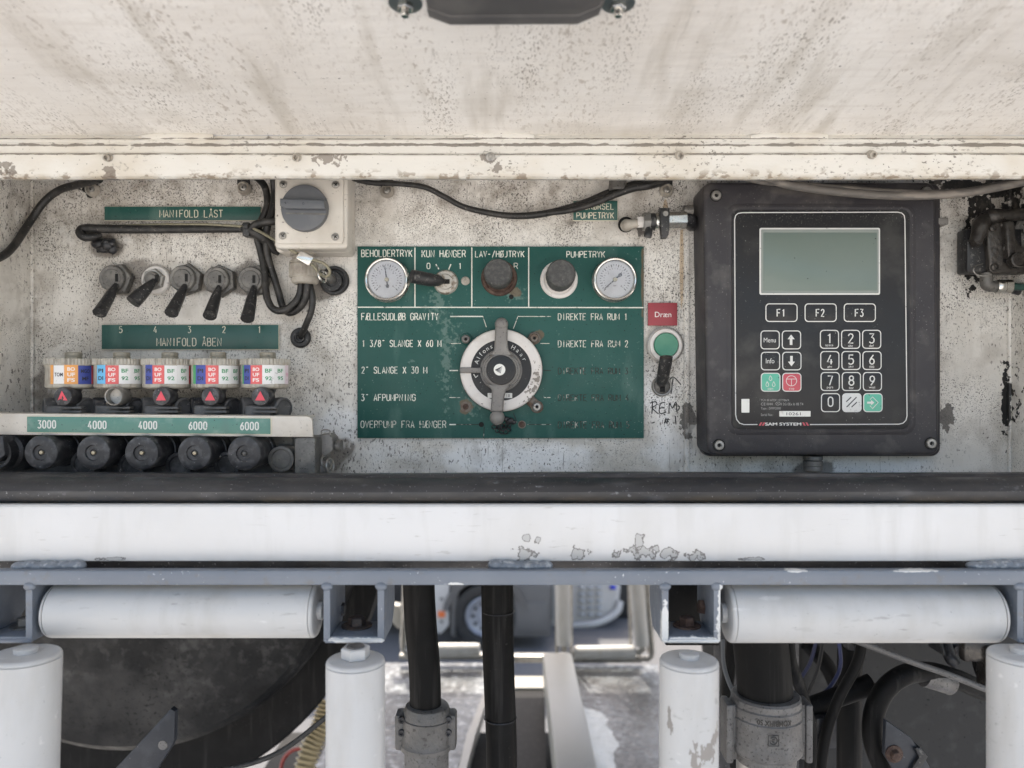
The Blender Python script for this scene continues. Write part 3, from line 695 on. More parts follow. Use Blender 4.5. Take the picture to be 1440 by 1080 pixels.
# tilt the outer skin to run parallel above the inner one
n8 = len(b.v) - 8
for q in range(n8, len(b.v)):
    v = b.v[q]; b.v[q] = (v[0], v[1], v[2] + lid_z(v[1]) + .010)
obj('lid_panel', b, M_lid, t, angle=40, fix=False)
def lid_bolt(px, py, big=0):
    b = MB(); c = P(px, py, -.1055)
    b.lathe(c, (0, -1, -.25), [(L(7, -.1), -.001), (L(6.5, -.1), .0012), (L(5.2, -.1), .0016), (L(5.0, -.1), .005 + big), (L(3, -.1), .0055 + big), (L(2.4, -.1), .003 + big), (0, .003 + big)], 14)
    obj('lid_screw', b, M_steel if big else M_gland, t)
lid_bolt(153, 222); lid_bolt(418, 222); lid_bolt(690, 221, .003); lid_bolt(955, 219); lid_bolt(1225, 218)
for px, w in ((250, 50), (702, 49), (1110, 54)):
    b = MB(); c = P(px, 194, -.1035)
    pts = [P(px - w, 195, -.1030), P(px - w * .6, 193, -.1040), P(px, 193, -.1042), P(px + w * .6, 193, -.1040), P(px + w, 194, -.1030)]
    b.tube(pts, lambda f: L(6.5, -.1) * (1 - .25 * abs(2 * f - 1) ** 3) * (1 + .06 * math.sin(f * 40)), 10, 5, .35)
    obj('filler_bead', b, M_rail_lid, t, angle=50)
b = MB().lathe(P(10, 233, -.1055), (0, -1, 0), [(L(5, -.1), 0), (L(4, -.1), .001), (L(2.5, -.1), .0), (0, 0)], 12)
obj('filled_hole', b, M_gland, t)

# lock on the lid
zt = lid_z(.46 - D0)
t = thing('lock_housing', 'dark grey lock housing bolted under the lid at the top edge', 'lock', (X(728, -.29), -.29, zt))
LY = -.290
out = [(X(596, LY), zt + .006), (X(603, LY), Z(24, LY)), (X(633, LY), Z(35, LY)), (X(812, LY), Z(34, LY)), (X(842, LY), Z(21, LY)), (X(862, LY), zt + .006)]
m_lock = mat('lock_dark_grey', (.075, .072, .072), .5, .2, [dict(s=40, lo=.42, hi=.7, c=(.12, .115, .11), a=.8, det=4)], bump=(120, .3, .0008))
obj('housing', MB().slab(out, -.290, -.3, .002), m_lock, t)
out2 = [(p[0] * .985 + .0001, p[1] + (.001 if i in (1, 2, 3, 4) else 0)) for i, p in enumerate(out)]
obj('housing_cover', MB().slab(out2, -.300, -.335, .003), m_lock, t)
for px, py in ((570, 14), (869, 9)):
    c = Vector((X(px, -.281), -.281, lid_z(-.281)))
    obj('washer', MB().lathe(c, (0, -.13, -1), [(.0105, -.003), (.0105, .0015), (.0095, .002), (.004, .002)], 24), mat('zinc_washer', (.10, .12, .12), .4, .5, bump=(300, .3, .0005)), t)
    obj('bolt', MB().lathe(c, (0, -.13, -1), [(.0052, .002), (.0052, .005), (.0045, .0055), (.0028, .0056), (.0028, .0095), (.0024, .010), (0, .010)], 6, ph=.3), M_chrome, t)

# ================================================================ SEAL AND BEAM
t_y = -.15
b = MB()
def seal_prof(x):
    k = .0008 * math.sin(x * 6 + 1) + .0004 * math.sin(x * 17)
    s = x / .42
    lift = .0015 * max(0, s) ** 3 + .0022 * max(0, -s) ** 3 * 0
    z0 = -.0938; z1 = -.0735 + .0018 * (max(0, abs(s) - .35)) ** 1.0 * (1 if s < 0 else .8)
    ys = [(-.118, z0), (-.118, z1 - .0005), (-.1225, z1 + k), (-.134, z1 + .0002 + k), (-.1365, z1 - .0020), (-.1385, z1 - .0024), (-.146, z1 - .0030), (-.1535, z1 - .0062), (-.1575, z1 - .0110), (-.1560, z0 + .0030), (-.1535, z0 + .001), (-.148, z0)]
    return [(x, y + k, z) for y, z in ys]
nx = 110; rows = [seal_prof(-.75 + 1.5 * i / nx) for i in range(nx + 1)]; k = len(rows[0])
vv = [p for r_ in rows for p in r_]; ff = []
for i in range(nx):
    for j in range(k):
        j2 = (j + 1) % k; ff.append((i * k + j, i * k + j2, (i + 1) * k + j2, (i + 1) * k + j))
b.add(vv, ff)
obj('rubber_seal', b, M_seal, angle=35, label='long black rubber door seal lying between the cabinet and the white beam', cat='seal', at=(0, -.14, -.0938))
BY = -.166
t = thing('white_beam', 'wide white painted beam with chipped paint along its lower edge', 'beam', (0, BY, -.1366))
zt, zb = -.0915, Z(789.5, BY)
pr = [(-.112, zt - .0035), (-.1585, zt - .0035), (-.1600, zt - .0015), (-.1615, zt - .0010), (BY + .0016, zt - .0016), (BY + .0003, zt - .0030), (BY, zt - .0060), (BY, zb + .0012), (BY + .0004, zb + .0003), (BY + .0012, zb), (-.112, zb)]
b = MB(); nx = 80; vv = []; ff = []; k = len(pr)
for i in range(nx + 1):
    x = -.80 + 1.6 * i / nx
    for (y, z) in pr: vv.append((x, y + .00025 * math.sin(x * 21) * (1 if y < -.15 else 0), z))
for i in range(nx):
    for j in range(k):
        j2 = (j + 1) % k; ff.append((i * k + j, i * k + j2, (i + 1) * k + j2, (i + 1) * k + j))
b.add(vv, ff)
obj('beam_face', b, M_white, t, angle=30)
# ================================================================ ROLLER FRAME
FY = -.181
t = thing('roller_frame', 'grey painted steel rail with square brackets under the white beam', 'frame', (0, FY, Z(823, FY)))
RT, RB = Z(803, FY), Z(823, FY)
obj('rail', MB().box(-.80, .80, FY, -.1705, RB, RT, .0009), M_grey, t)
obj('gap_shade_plate', MB().box(-.80, .80, -.125, -.115, -.160, -.1372, .001), M_dark, t)  # dark plate added so the gap under the beam reads black
for px, w in ((72, 46), (733, 38), (1420, 54)):
    b = MB(); n_ = int(w / 3.4)
    for q in range(n_):
        c = P(px - w + 2 * w * (q + .5) / n_, 796, -.1675)
        b.ball((c[0] + random.uniform(-.001, .001), -.1690 + random.uniform(-.0008, .0006), (RT + zb) / 2 - .0006 + random.uniform(-.0006, .0006)), .0052, 12, 8, (random.uniform(1.0, 1.5), random.uniform(.8, 1.1), random.uniform(.60, .80)))
    obj('weld', b, M_weld, t, angle=80)
def bracket(px0, px1, wall=9, right=None):
    bb = MB()
    x0, x1 = X(px0, FY), X(px1, FY); zb_ = Z(903, FY); yb = FY + .052; w_ = L(wall, FY); y1 = FY - .0
    zt_ = RB - .0004
    for xa, xb in ((x0, x0 + w_), (x1 - w_, x1)):
        out = [(FY + .0002, zt_), (yb, zt_), (yb, zb_ + .014), (yb - .014, zb_ + .0004), (FY + .0002, zb_ + .0004)]
        vv = [(xa, p[0], p[1]) for p in out] + [(xb, p[0], p[1]) for p in out]
        n_ = len(out); ff = [tuple(range(n_)), tuple(range(n_, 2 * n_))] + [(i, (i + 1) % n_, n_ + (i + 1) % n_, n_ + i) for i in range(n_)]
        bb.add(vv, ff)
    bb.box(x0 + w_ + .0001, x1 - w_ - .0001, FY + .0006, yb - .014, zb_ + .0002, zb_ + w_ * .8, .0004)
    bb.tube([(x0 + w_ * .3, FY + .0008, zb_ + .001), (x0 + w_, FY + .0006, zb_ + .0008), (x1 - w_, FY + .0006, zb_ + .0008), (x1 - w_ * .3, FY + .0008, zb_ + .001)], .0016, 8, 3)
    for xx in (x0 + w_ * .5, x1 - w_ * .5): bb.ball((xx, FY + .001, RB - .001), .0042, 10, 8, (1.1, .7, .8))
    return bb
def bolt(t, c, axis, r, m_, name='bolt', wash=True):
    b = MB()
    if wash: b.lathe(c, axis, [(r * 1.75, 0), (r * 1.75, .0012), (r * 1.6, .0015), (r * 1.1, .0015)], 22)
    b.lathe(Vector(c), axis, [(r * 1.02, .0012), (r, .0065), (r * .85, .0074), (0, .0074)], 6, ph=.2)
    obj(name, b, m_, t)
m_rb = M_rust
zf = Z(903, FY) + L(7, FY)
for (a, b_) in ((-32, 45), (455, 540), (931, 1013), (1431, 1510)):
    obj('bracket', bracket(a, b_), M_grey, t)
obj('dark_filler', MB().box(X(936, -.10), X(1012, -.10), -.100, -.094, Z(908, -.1), Z(815, -.1), .001), M_hose, t)  # black plate added to darken the opening inside the bracket
bolt(t, (X(500, -.16), -.155, zf), (0, 0, 1), .0068, mat('bracket_bolt_brown', (.06, .05, .045), .6, .4, [dict(s=200, lo=.45, hi=.6, c=(.12, .075, .055), a=.8, det=4)], bump=(300, .5, .0012)))
bolt(t, (X(968, -.16), -.155, zf), (0, 0, 1), .0062, M_rust)
bolt(t, (X(30, -.16), -.155, zf), (0, 0, 1), .0062, M_nut)
bolt(t, (X(1002, -.165), -.150, Z(862, -.165)), (-1, 0, .1), .0058, M_rust, wash=False)
bolt(t, (X(468, -.15), -.140, Z(862, -.15)), (1, 0, 0), .0052, M_dark)

def roller(p0, p1, r, label, group, nut=False, cat='roller', name='guide_roller'):
    p0 = Vector(p0); p1 = Vector(p1); ax = (p1 - p0).normalized(); ln = (p1 - p0).length
    t = thing(name, label, cat, p0, group)
    e = r * .17; c = .0009
    obj('sleeve', MB().lathe(p0, ax, [(r - .0006, e), (r, e + .0005), (r, ln - e - .0005), (r - .0006, ln - e)], 64), M_roller, t)
    for q, s in ((p0, ax), (p1, -ax)):
        pf = [(r - .0001, e - .0004), (r - .0002, e - .0012)]
        for k in range(1, 6):
            a = math.pi / 2 * k / 5; pf.append((r - .0004 - (r * .12) * (1 - math.cos(a)), (e - .0012) - (e - .0012) * math.sin(a) * .85))
        pf += [(r * .3, -.0002), (0, -.0002)]
        obj('end_cap', MB().lathe(q, s, pf, 64), M_roller, t, angle=50)
    for q, s in ((p0, -ax), (p1, ax)):
        obj('spindle', MB().lathe(q, s, [(r * .34, -.001), (r * .34, .0035), (r * .30, .004), (0, .004)], 24), M_roller, t)
    return t
HY = FY + .0205; hz = lambda py: Z(py, HY)
rz1 = -.1756
roller((X(74, HY), HY, rz1), (X(448, HY), HY, rz1), .0203, 'long horizontal light grey roller, at the left in front of the black tank', 'horizontal guide rollers')
roller((X(1018, HY) + .001, HY, rz1 - .0018), (X(1398, HY), HY, rz1 - .0018), .0222, 'long horizontal light grey roller at the right, above the cast hose coupling', 'horizontal guide rollers')
VY = -.197
VT = Z(925, VY); r = L(41, VY)
roller((X(36, VY) + .0, VY, VT + .004), (X(36, VY) - .008, VY - .01, VT - .5), r * 1.12, 'upright light grey roller cut by the left edge of the photo', 'upright guide rollers')
t2 = roller((X(500, VY), VY, VT), (X(500, VY), VY, VT - .5), r, 'upright light grey roller with a white nut on top, below the left square bracket', 'upright guide rollers')
roller((X(969, VY), VY, VT), (X(969, VY) - .002, VY, VT - .5), r, 'upright light grey roller with black scuffs, below the bracket with rusty bolts', 'upright guide rollers')
roller((X(1437, VY), VY, VT + .004), (X(1437, VY), VY, VT - .5), r * 1.05, 'upright light grey roller cut by the right edge of the photo', 'upright guide rollers')
b = MB().lathe((X(500, VY), VY, VT + .0005), (0, 0, 1), [(.0104, 0), (.0104, .0068), (.0096, .0076), (.005, .0076)], 6, ph=.35)
obj('nut', b, M_roller, t2)
b = MB().lathe((X(500, VY), VY, VT + .0071), (0, 0, 1), [(.0068, 0), (.0066, .0014), (.006, .002), (0, .002)], 16)
obj('stud', b, M_castd, t2)

# ================================================================ NAMEPLATES
def rect(px0, px1, py0, py1, y, tl=0):
    return [(X(px0, y), Z(py0, y)), (X(px1, y), Z(py0 + tl, y)), (X(px1, y), Z(py1 + tl, y)), (X(px0, y), Z(py1, y))]
def plate(label, px0, px1, py0, py1, y, m_, texts, m_t, w=.68, tl=0, edge=True, name='nameplate'):
    t = thing(name, label, 'sign', P((px0 + px1) / 2, py1, y))
    if edge: obj('plate_edge', MB().slab(rect(px0 - .6, px1 + .9, py0 - .6, py1 + .9, y, tl), y, y - .0007, .0002), M_engplate, t)
    obj('plate', MB().slab(rect(px0, px1, py0, py1, y, tl), y, y - .0016, .0004), m_, t)
    for tx in texts: obj('lettering', MB().engrave(tx[0], tx[1], tx[2], tx[3], tx[4], y - .0016, w), m_t, t, angle=0)
    return t
plate('narrow green plate reading MANIFOLD LÅST above the black tube', 148, 367, 291, 310, -.0006, M_green2, [('MANIFOLD L\u00c5ST', 225, 313, 295.5, 305.5)], M_engplate)
plate('green plate with numbers 5 4 3 2 1 over MANIFOLD ÅBEN', 144, 392, 457, 491, -.0006, M_green2,
      [('5', 167.5, 172, 459, 468), ('4', 216, 220.5, 459, 468), ('3', 264, 268.5, 459, 468), ('2', 312.5, 317, 459, 468), ('1', 362.5, 367, 459, 468), ('MANIFOLD \u00c5BEN', 221, 311, 475.5, 486.5)], M_engplate)
plate('small green plate reading PUMPETRYK half under the hanging black cable', 806, 868, 283, 310, -.0006, M_green2, [('N\u00d8DK\u00d8RSEL', 811, 863, 286.5, 294.5), ('PUMPETRYK', 811, 863, 299, 307)], M_engplate)
t = plate('small red plate reading Dræn above the green button', 911, 952, 426, 458, -.0006, M_red, [], M_engplate, edge=False)
b = MB().text('Dr\u00e6n', 921, 944, 438.5, 446, -.0006 - .00175)
obj('lettering', b, T_STK['white'], t, angle=0)

# ================================================================ MAIN GREEN PANEL
t = thing('control_board', 'large green engraved control panel with gauges, knobs and white lettering', 'panel', P(704, 616, 0))
PY = -.0020
obj('plate', MB().slab(rect(503, 905, 347, 616, 0), .0, PY, .0005), M_green, t)
b = MB(); T = [('BEHOLDERTRYK', 508.5, 579.5, 351.5, 361), ('KUN H\u00c6NGER', 593.5, 654.5, 352, 361.5), ('LAV-/H\u00d8JTRYK', 668.5, 737, 353, 361.5), ('PUMPETRYK', 797, 850.5, 353.5, 362),
     ('0', 600, 605, 370, 378), ('1', 645, 649, 370, 378), ('F\u00c6LLESUDL\u00d8B GRAVITY', 508.5, 616, 440.5, 450), ('1 3/8" SLANGE X 60 M', 509, 620, 478.5, 487.5), ('2" SLANGE X 30 M', 508.5, 600, 516, 525),
     ('3" AFPUMPNING', 508, 584, 554.5, 563.5)]
for x in T: obj('lettering', MB().engrave(*x, PY - .0001, .70), M_eng, t, angle=0)
for pl in [[(503, 432), (905, 432.6)], [(583.5, 348), (583.5, 432)], [(663.5, 348), (663.5, 432)], [(743.5, 348), (743.5, 432)], [(633, 445), (679, 445)], [(613, 371.5), (617, 378.5)], [(634, 371.5), (631, 379)], [(632, 521), (644, 521)], [(632, 597), (641, 597)]]:
    obj('printed_line', MB().pline(pl, .9, PY - .0001), M_eng, t, angle=0)
for x in [('R', 723, 728, 370, 378), ('OVERPUMP FRA H\u00c6NGER', 507.5, 627, 592, 601.5), ('DIREKTE FRA RUM 1', 785, 882, 441, 450), ('DIREKTE FRA RUM 2', 785, 883, 479, 488)]: obj('lettering', MB().engrave(*x, PY - .0001, .66), M_eng2, t, angle=0)
for pl in [[(728, 445), (775, 445)], [(632, 483), (648, 483)], [(760, 483), (773, 483)], [(632, 559), (648, 559)], [(679, 445), (684, 460)], [(765, 559), (774, 559)], [(728, 446), (722, 462)]]:
    obj('printed_line', MB().pline(pl, .6, PY - .0001), M_eng2, t, angle=0)
for x in [('DIREKTE FRA RUM 3', 785, 883, 517.5, 526), ('DIREKTE FRA RUM 4', 785, 884, 555, 563.5), ('DIREKTE FRA RUM 5', 785, 885, 593, 602)]: obj('lettering', MB().engrave(*x, PY - .0001, .66), M_eng3, t, angle=0)
for pl in [[(764, 521), (775, 521)], [(742, 597), (775, 597)], [(722, 581), (727, 594)], [(641, 597), (674, 597)], [(681, 600), (680, 616)]]:
    obj('printed_line', MB().pline(pl, .6, PY - .0001), M_eng3, t, angle=0)
def hole(px, py, r, y=PY, m_=None, rim=None, tt=None):
    b = MB().lathe(P(px, py, y), (0, -1, 0), [(L(r, y), -.001), (L(r, y), .0003), (L(r * .9, y), .0004), (0, .00035)], 18)
    return obj('hole', b, m_ or M_black, tt or t)
M_black = mat('hole_black', (.004, .004, .004), .8)
hole(719, 417.5, 3.4); hole(677, 597, 3.6)
hole(655, 572, 7.5, m_=M_brown); hole(655, 572, 4.2, y=PY - .0003, m_=M_rust); hole(734, 597, 5.6, m_=M_brown); hole(734, 597, 4.2, y=PY - .0003, m_=M_rust)

# gauges
def gauge(px, py, label, needle, r=31):
    yb = PY; yf = PY - .010
    t = thing('pressure_gauge', label, 'gauge', P(px, py, yb), 'pressure gauges on the green panel')
    c = P(px, py, yb); q = L(1, yf)
    prof = [(r * q * 1.02, 0), (r * q * 1.02, .0015), (r * q * .96, .003), (r * q * .98, .007), (r * q, .0085), (r * q * .985, .0098), (r * q * .94, .0104), (r * q * .885, .0100), (r * q * .845, .0088), (r * q * .83, .0066), (0, .0066)]
    obj('bezel', MB().lathe(c, (0, -1, 0), prof, 56), M_chrome, t)
    o = Vector((c[0], c[1] - .0070, c[2]))
    obj('dial', MB().lathe(o, (0, -1, 0), [(r * q * .828, -.0006), (r * q * .828, 0), (0, 0)], 40), M_dial, t)
    b = MB(); yy = o[1] - .0001
    for k in range(0, 28):
        a = R(225 - 270 * k / 27); lg = 3.8 if k % 3 == 0 else 2.2
        r1 = r * .70 * q; r0 = r1 - lg * q
        b.stroke([(o[0] + r0 * math.cos(a), o[2] + r0 * math.sin(a)), (o[0] + r1 * math.cos(a), o[2] + r1 * math.sin(a))], q * (.60 if k % 3 == 0 else .42), yy)
    for k in range(0, 21):
        a = R(225 - 270 * k / 20); r1 = r * .53 * q; r0 = r1 - 1.6 * q
        b.stroke([(o[0] + r0 * math.cos(a), o[2] + r0 * math.sin(a)), (o[0] + r1 * math.cos(a), o[2] + r1 * math.sin(a))], q * .36, yy)
    for k, ch in enumerate('0246'):
        a = R(225 - 270 * k / 3); vs_, fs = font_geo(ch); h = 4.4 * q; rr_ = r * .42 * q
        b.add([(o[0] + rr_ * math.cos(a) + (v[0] - .3) * h, yy - .0001, o[2] + rr_ * math.sin(a) + (v[1] - .35) * h) for v in vs_], fs)
    vs_, fs = font_geo('bar'); b.add([(o[0] + (v[0] - .75) * 3.6 * q, yy - .0001, o[2] - 9.5 * q + v[1] * 3.6 * q) for v in vs_], fs)
    obj('scale', b, M_dialprint, t, angle=0)
    b = MB(); a = R(needle); ca, sa = math.cos(a), math.sin(a)
    def nd(u, w): return (o[0] + u * q * ca - w * q * sa, o[2] + u * q * sa + w * q * ca)
    b.slab([nd(-2, -1.0), nd(19, -.45), nd(21, 0), nd(19, .45), nd(-2, 1.0)], o[1] - .0008, o[1] - .0011)
    b.slab([nd(-2, -.9), nd(-2, .9), nd(-7, 1.0), nd(-8, 2.3), nd(-11, 2.2), nd(-12, 1), nd(-12, -1), nd(-11, -2.2), nd(-8, -2.3), nd(-7, -1.0)], o[1] - .0008, o[1] - .0011)
    obj('needle', b, M_dialprint, t)
    obj('hub', MB().lathe(o, (0, -1, 0), [(3.2 * q, 0), (3.2 * q, .0012), (2.6 * q, .0018), (0, .0018)], 18), M_brass, t)
    obj('glass_pane', MB().lathe((o[0], o[1] - .0024, o[2]), (0, -1, 0), [(r * q * .86, 0), (r * q * .4, .0002), (0, .0003)], 40), M_glass, t)
gauge(545.5, 394.5, 'round pressure gauge under BEHOLDERTRYK with its needle pointing up', 98)
gauge(863.5, 394.5, 'round pressure gauge under PUMPETRYK with its needle pointing down left', 221)

# knobs
def knob(px, py, rb, rk, dx, dy, label, m_b, m_k, h=.024):
    t = thing('push_knob', label, 'knob', P(px, py, PY))
    c = P(px, py, PY); q = L(1, PY)
    ax = Vector((0, -1, 0))
    obj('collar', MB().lathe(c, ax, [(rb * q, 0), (rb * q * .995, .0012), (rb * q * .95, .0022), (rb * q * .80, .0024), (rb * q * .76, .0016), (0, .0016)], 44), m_b, t)
    k = rk * L(1, PY - h)
    ax = Vector((dx, -1, dy)).normalized()
    obj('cap', MB().lathe(c, ax, [(k * .90, .002), (k * .92, .006), (k * .98, .009), (k, .011), (k, h - .0022), (k * .97, h - .0008), (k * .90, h), (k * .86, h - .0004), (0, h - .0003)], 44, wob=lambda i: 1 + .012 * (i % 2)), m_k, t)
m_kn = mat('knob_dusty_grey_black', (.055, .055, .055), .6, 0, [dict(s=300, lo=.45, hi=.62, c=(.095, .095, .09), a=.8, det=4), dict(s=700, lo=.70, hi=.73, c=(.4, .4, .38), a=.8, seed=4)], bump=(500, .5, .0008))
knob(702, 391, 25.5, 20, -.06, .17, 'dark push knob on a rusty brown collar under the LAV-/HØJTRYK lettering', M_rust, m_kn, .020)
knob(786, 393.5, 26.5, 20.5, .04, .14, 'dark push knob on a worn white metal collar, left of the PUMPETRYK gauge', M_ring, m_kn, .024)
# rivet
b = MB().lathe(P(654.5, 395, PY), (0, -1, 0), [(L(6.3, 0), 0), (L(5.6, 0), .0012), (L(3, 0), .0018), (L(2.1, 0), .0016), (L(1.9, 0), .0002), (0, .0002)], 18)
obj('hollow_rivet', b, M_gland, label='small round hollow rivet right of the KUN HÆNGER lever', cat='rivet', at=P(654.5, 395, PY))
t = thing('toggle_valve', 'black toggle lever on a corroded round nut pointing left toward a gauge', 'lever', P(626, 397, PY), 'toggle levers')
obj('nut', MB().lathe(P(627, 397, PY), (0, -1, 0), [(L(17.5, 0), 0), (L(17.2, 0), .0015), (L(15.5, 0), .003), (L(11, 0), .0034), (L(10, 0), .0045), (L(6, 0), .0048), (0, .0048)], 30), mat('corroded_nut', (.42, .40, .36), .5, .3, [dict(s=200, lo=.48, hi=.6, c=(.16, .12, .08), a=.8, det=5)], bump=(300, .5, .001)), t)
obj('slot', MB().box(X(622, -.01), X(632, -.01), PY - .0052, PY - .004, Z(398.5, -.01), Z(392, -.01)), M_black, t)
obj('lever', MB().tube([P(626, 396, -.008), P(618, 394.5, -.0100), P(606, 393.5, -.016), P(592, 391, -.022), P(579, 388.5, -.028)], [.0014, .0052, .0064, .0066, .0064], 16, 5, .75), M_blk, t)

# rotary selector
c = P(705, 521, PY); q = L(1, -.012)
t = thing('rotary_selector', 'large round rotary selector valve with white ring and grey metal handle', 'valve', c)
obj('flange', MB().lathe(c, (0, -1, 0), [(58 * q, 0), (58.5 * q, .002), (58.5 * q, .0075), (57.5 * q, .0085), (56 * q, .0088), (30 * q, .0088)], 72), M_brown, t)
obj('white_ring', MB().lathe(c, (0, -1, 0), [(58 * q, .0030), (58 * q, .0085), (57 * q, .0096), (55 * q, .0102), (44 * q, .0104), (42.6 * q, .0100)], 72), M_ring, t)
obj('black_ring', MB().lathe(c, (0, -1, 0), [(42.8 * q, .0090), (42.8 * q, .0101), (28 * q, .0101)], 72), M_face, t)
yy = c[1] - .01025
b = MB(); cc = (c[0], c[2])
b.text_arc('Alfons', cc, 33.5 * q, 161, 113, 6.2 * q, yy); b.text_arc('Haar', cc, 33.5 * q, 62, 25, 6.2 * q, yy)
b.pline([(666, 526), (669, 531), (672, 528)], .8, yy)
b.slab([(c[0] - 19 * q, c[2] - 42.5 * q + .0024), (c[0] + 15.5 * q, c[2] - 42.5 * q + .0024), (c[0] + 15.5 * q, c[2] - 35.5 * q + .0024), (c[0] - 19 * q, c[2] - 35.5 * q + .0024)], yy + .0002, yy - .0001)
obj('lettering', b, M_print, t, angle=0)
b = MB()
vs_, fs = font_geo('18'); b.add([(c[0] + 6.5 * q + v[0] * 6 * q, yy - .0003, c[2] - 41.2 * q + .0024 + v[1] * 6 * q) for v in vs_], fs)
obj('number', b, T_STK['black'], t, angle=0)
obj('boss', MB().lathe(c, (0, -1, 0), [(29.5 * q, .006), (29.8 * q, .0118), (29.2 * q, .0126), (27.5 * q, .0124), (27 * q, .0135), (26 * q, .0150), (22 * q, .0156), (0, .0156)], 56), M_cast, t)
b = MB(); yk = c[1] - .018
def arm(pts, y0, y1, bev): b.slab([(c[0] + p[0] * q, c[2] + p[1] * q) for p in pts], y0, y1, bev, 3)
arm([(-8, 61), (-9, 40), (-10, 28), (-17, 20), (17, 20), (10.5, 28), (9, 40), (9, 61)], c[1] - .012, c[1] - .0205, .0024)
arm([(-15, -58), (-13, -40), (-13, -28), (-20, -19), (14, -21), (7, -28), (4, -40), (3, -58)], c[1] - .012, c[1] - .0205, .0024)
b.ball((c[0] + .5 * q, c[1] - .0165, c[2] + 64 * q), 9.4 * q, 20, 12, (1, .8, 1)); b.ball((c[0] - 5.5 * q, c[1] - .0165, c[2] - 66 * q), 10.4 * q, 20, 12, (1, .8, 1))
b.lathe(c, (0, -1, 0), [(24 * q, .014), (24 * q, .0190), (22.6 * q, .0202), (0, .0202)], 48)
obj('handle', b, M_cast, t)
obj('hub_cap', MB().lathe(c, (0, -1, 0), [(20.5 * q, .019), (20.5 * q, .0222), (19.6 * q, .0232), (12 * q, .0238), (0, .0240)], 48), M_face, t)
kk = c[1] - .0241
o = obj('centre_badge', MB().lathe((c[0] - 2 * q, kk, c[2] + .5 * q), (0, -1, 0), [(8 * q, -.0004), (8 * q, .0003), (0, .0004)], 30), M_stk, t)
b = MB(); e = (c[0] - 3 * q, c[2] + .6 * q)
for s_ in (1, .62, .3): 
    pts = [(e[0] + s_ * q * x, e[1] + s_ * q * z) for x, z in ((-4.8, -.5), (4.2, 4.0), (2.2, -4.6), (-4.8, -.5))]
    b.stroke(pts, .5 * q, kk - .0005)
obj('triangle_mark', b, T_STK['black'], t, angle=0)
obj('pointer', MB().slab([(c[0] - 58 * q, c[2] - 3.6 * q), (c[0] - 28 * q, c[2] - 4.0 * q), (c[0] - 28 * q, c[2] + 4.0 * q), (c[0] - 58 * q, c[2] + 3.8 * q)], c[1] - .0095, c[1] - .0145, .0016), M_cast, t)
for px, py, rot, m_ in ((655, 477, 0, M_nut), (751.5, 475.5, 1, M_brown), (755, 572, 2, M_steel)):
    b = MB(); y = PY
    b.lathe(P(px, py, y), (0, -1, 0), [(L(9, y), 0), (L(8.5, y), .003), (L(7.5, y), .0036), (0, .0036)], 20)
    ddx = (705 - px) * .25; ddy = (521 - py) * .25
    b.tube([P(px, py, y - .0012), P(px + ddx, py + ddy, y - .0012)], L(7.5, y), 12, 0, .35)
    obj('lug', b, M_brown if rot != 0 else M_green, t)
    b = MB().lathe(P(px, py, y - .0034), (0, -1, 0), [(L(6.4, y), 0), (L(6.2, y), .0025), (L(5, y), .0036), (L(2.6, y), .0038), (L(2.4, y), .0018), (0, .0018)], 20)
    obj('lug_screw', b, m_, t)
    obj('screw_recess', MB().lathe(P(px, py, y - .0034 - .0020), (0, -1, 0), [(L(2.3, y), -.0004), (L(2.3, y), .0), (0, 0)], 6), M_black, t)
# little chain under the handle
b = MB()
pts = [(693, 598), (697, 603), (702, 607), (708, 608), (714, 606), (717, 601), (714, 597), (709, 600), (704, 598), (699, 600), (705, 603), (711, 603)]
for i in range(len(pts) - 1):
    a_ = P(*pts[i], PY - .0022); b_ = P(*pts[i + 1], PY - .0030)
    b.torus((a_ + b_) / 2, (math.sin(i * 2.1), -1.2, math.cos(i * 1.7)), L(3.4, PY), L(.8, PY), 12, 5)
b.ball(P(717, 592, PY - .003), L(6, PY), 10, 7, (1.1, .6, .8)); b.ball(P(722, 594, PY - .003), L(4, PY), 8, 6, (1, .6, .8)); b.ball(P(712, 589, PY - .003), L(4, PY), 8, 6, (1, .6, .8))
obj('chain_clump', b, M_dark, label='small clump of dirty chain links below the rotary selector handle', cat='chain', at=P(706, 600, PY))

# ================================================================ GREEN BUTTON AND BLACK LEVER
c = P(935.5, 485.5, 0)
t = thing('push_button', 'round green push button in a white metal ring below the red plate', 'button', c); q = L(1, 0)
obj('ring', MB().lathe(c, (0, -1, 0), [(24.5 * q, 0), (24 * q, .002), (22.5 * q, .0042), (20.5 * q, .0046), (18 * q, .0042), (17.6 * q, .0024), (0, .0024)], 48), M_ring, t)
obj('outer_gasket', MB().lathe(c, (0, -1, 0), [(26 * q, 0), (25.8 * q, .0012), (23 * q, .0018), (0, .0018)], 40), M_steel, t)
obj('button_cap', MB().lathe(c, (0, -1, 0), [(17 * q, .002), (17 * q, .0050), (16 * q, .0058), (12 * q, .0054), (0, .0050)], 40), M_btn, t)
c = P(930.5, 543, 0)
t = thing('toggle_valve', 'taped black toggle lever on a round socket pointing up to the green button', 'lever', c, 'toggle levers')
obj('socket', MB().lathe(c, (0, -1, 0), [(14.6 * q, 0), (14.2 * q, .0020), (13 * q, .0030), (11.6 * q, .0028), (11.2 * q, .0014), (9.5 * q, .0016), (6 * q, .0020), (0, .0022)], 36), M_steel, t)
obj('socket_disc', MB().lathe(c, (0, -1, 0), [(11.3 * q, .001), (11.3 * q, .0018), (7 * q, .0036), (0, .0040)], 30), M_nut, t)
obj('slot', MB().box(X(928, -.004), X(935, -.004), -.0046, -.0036, Z(551, -.004), Z(543, -.004)), M_black, t)
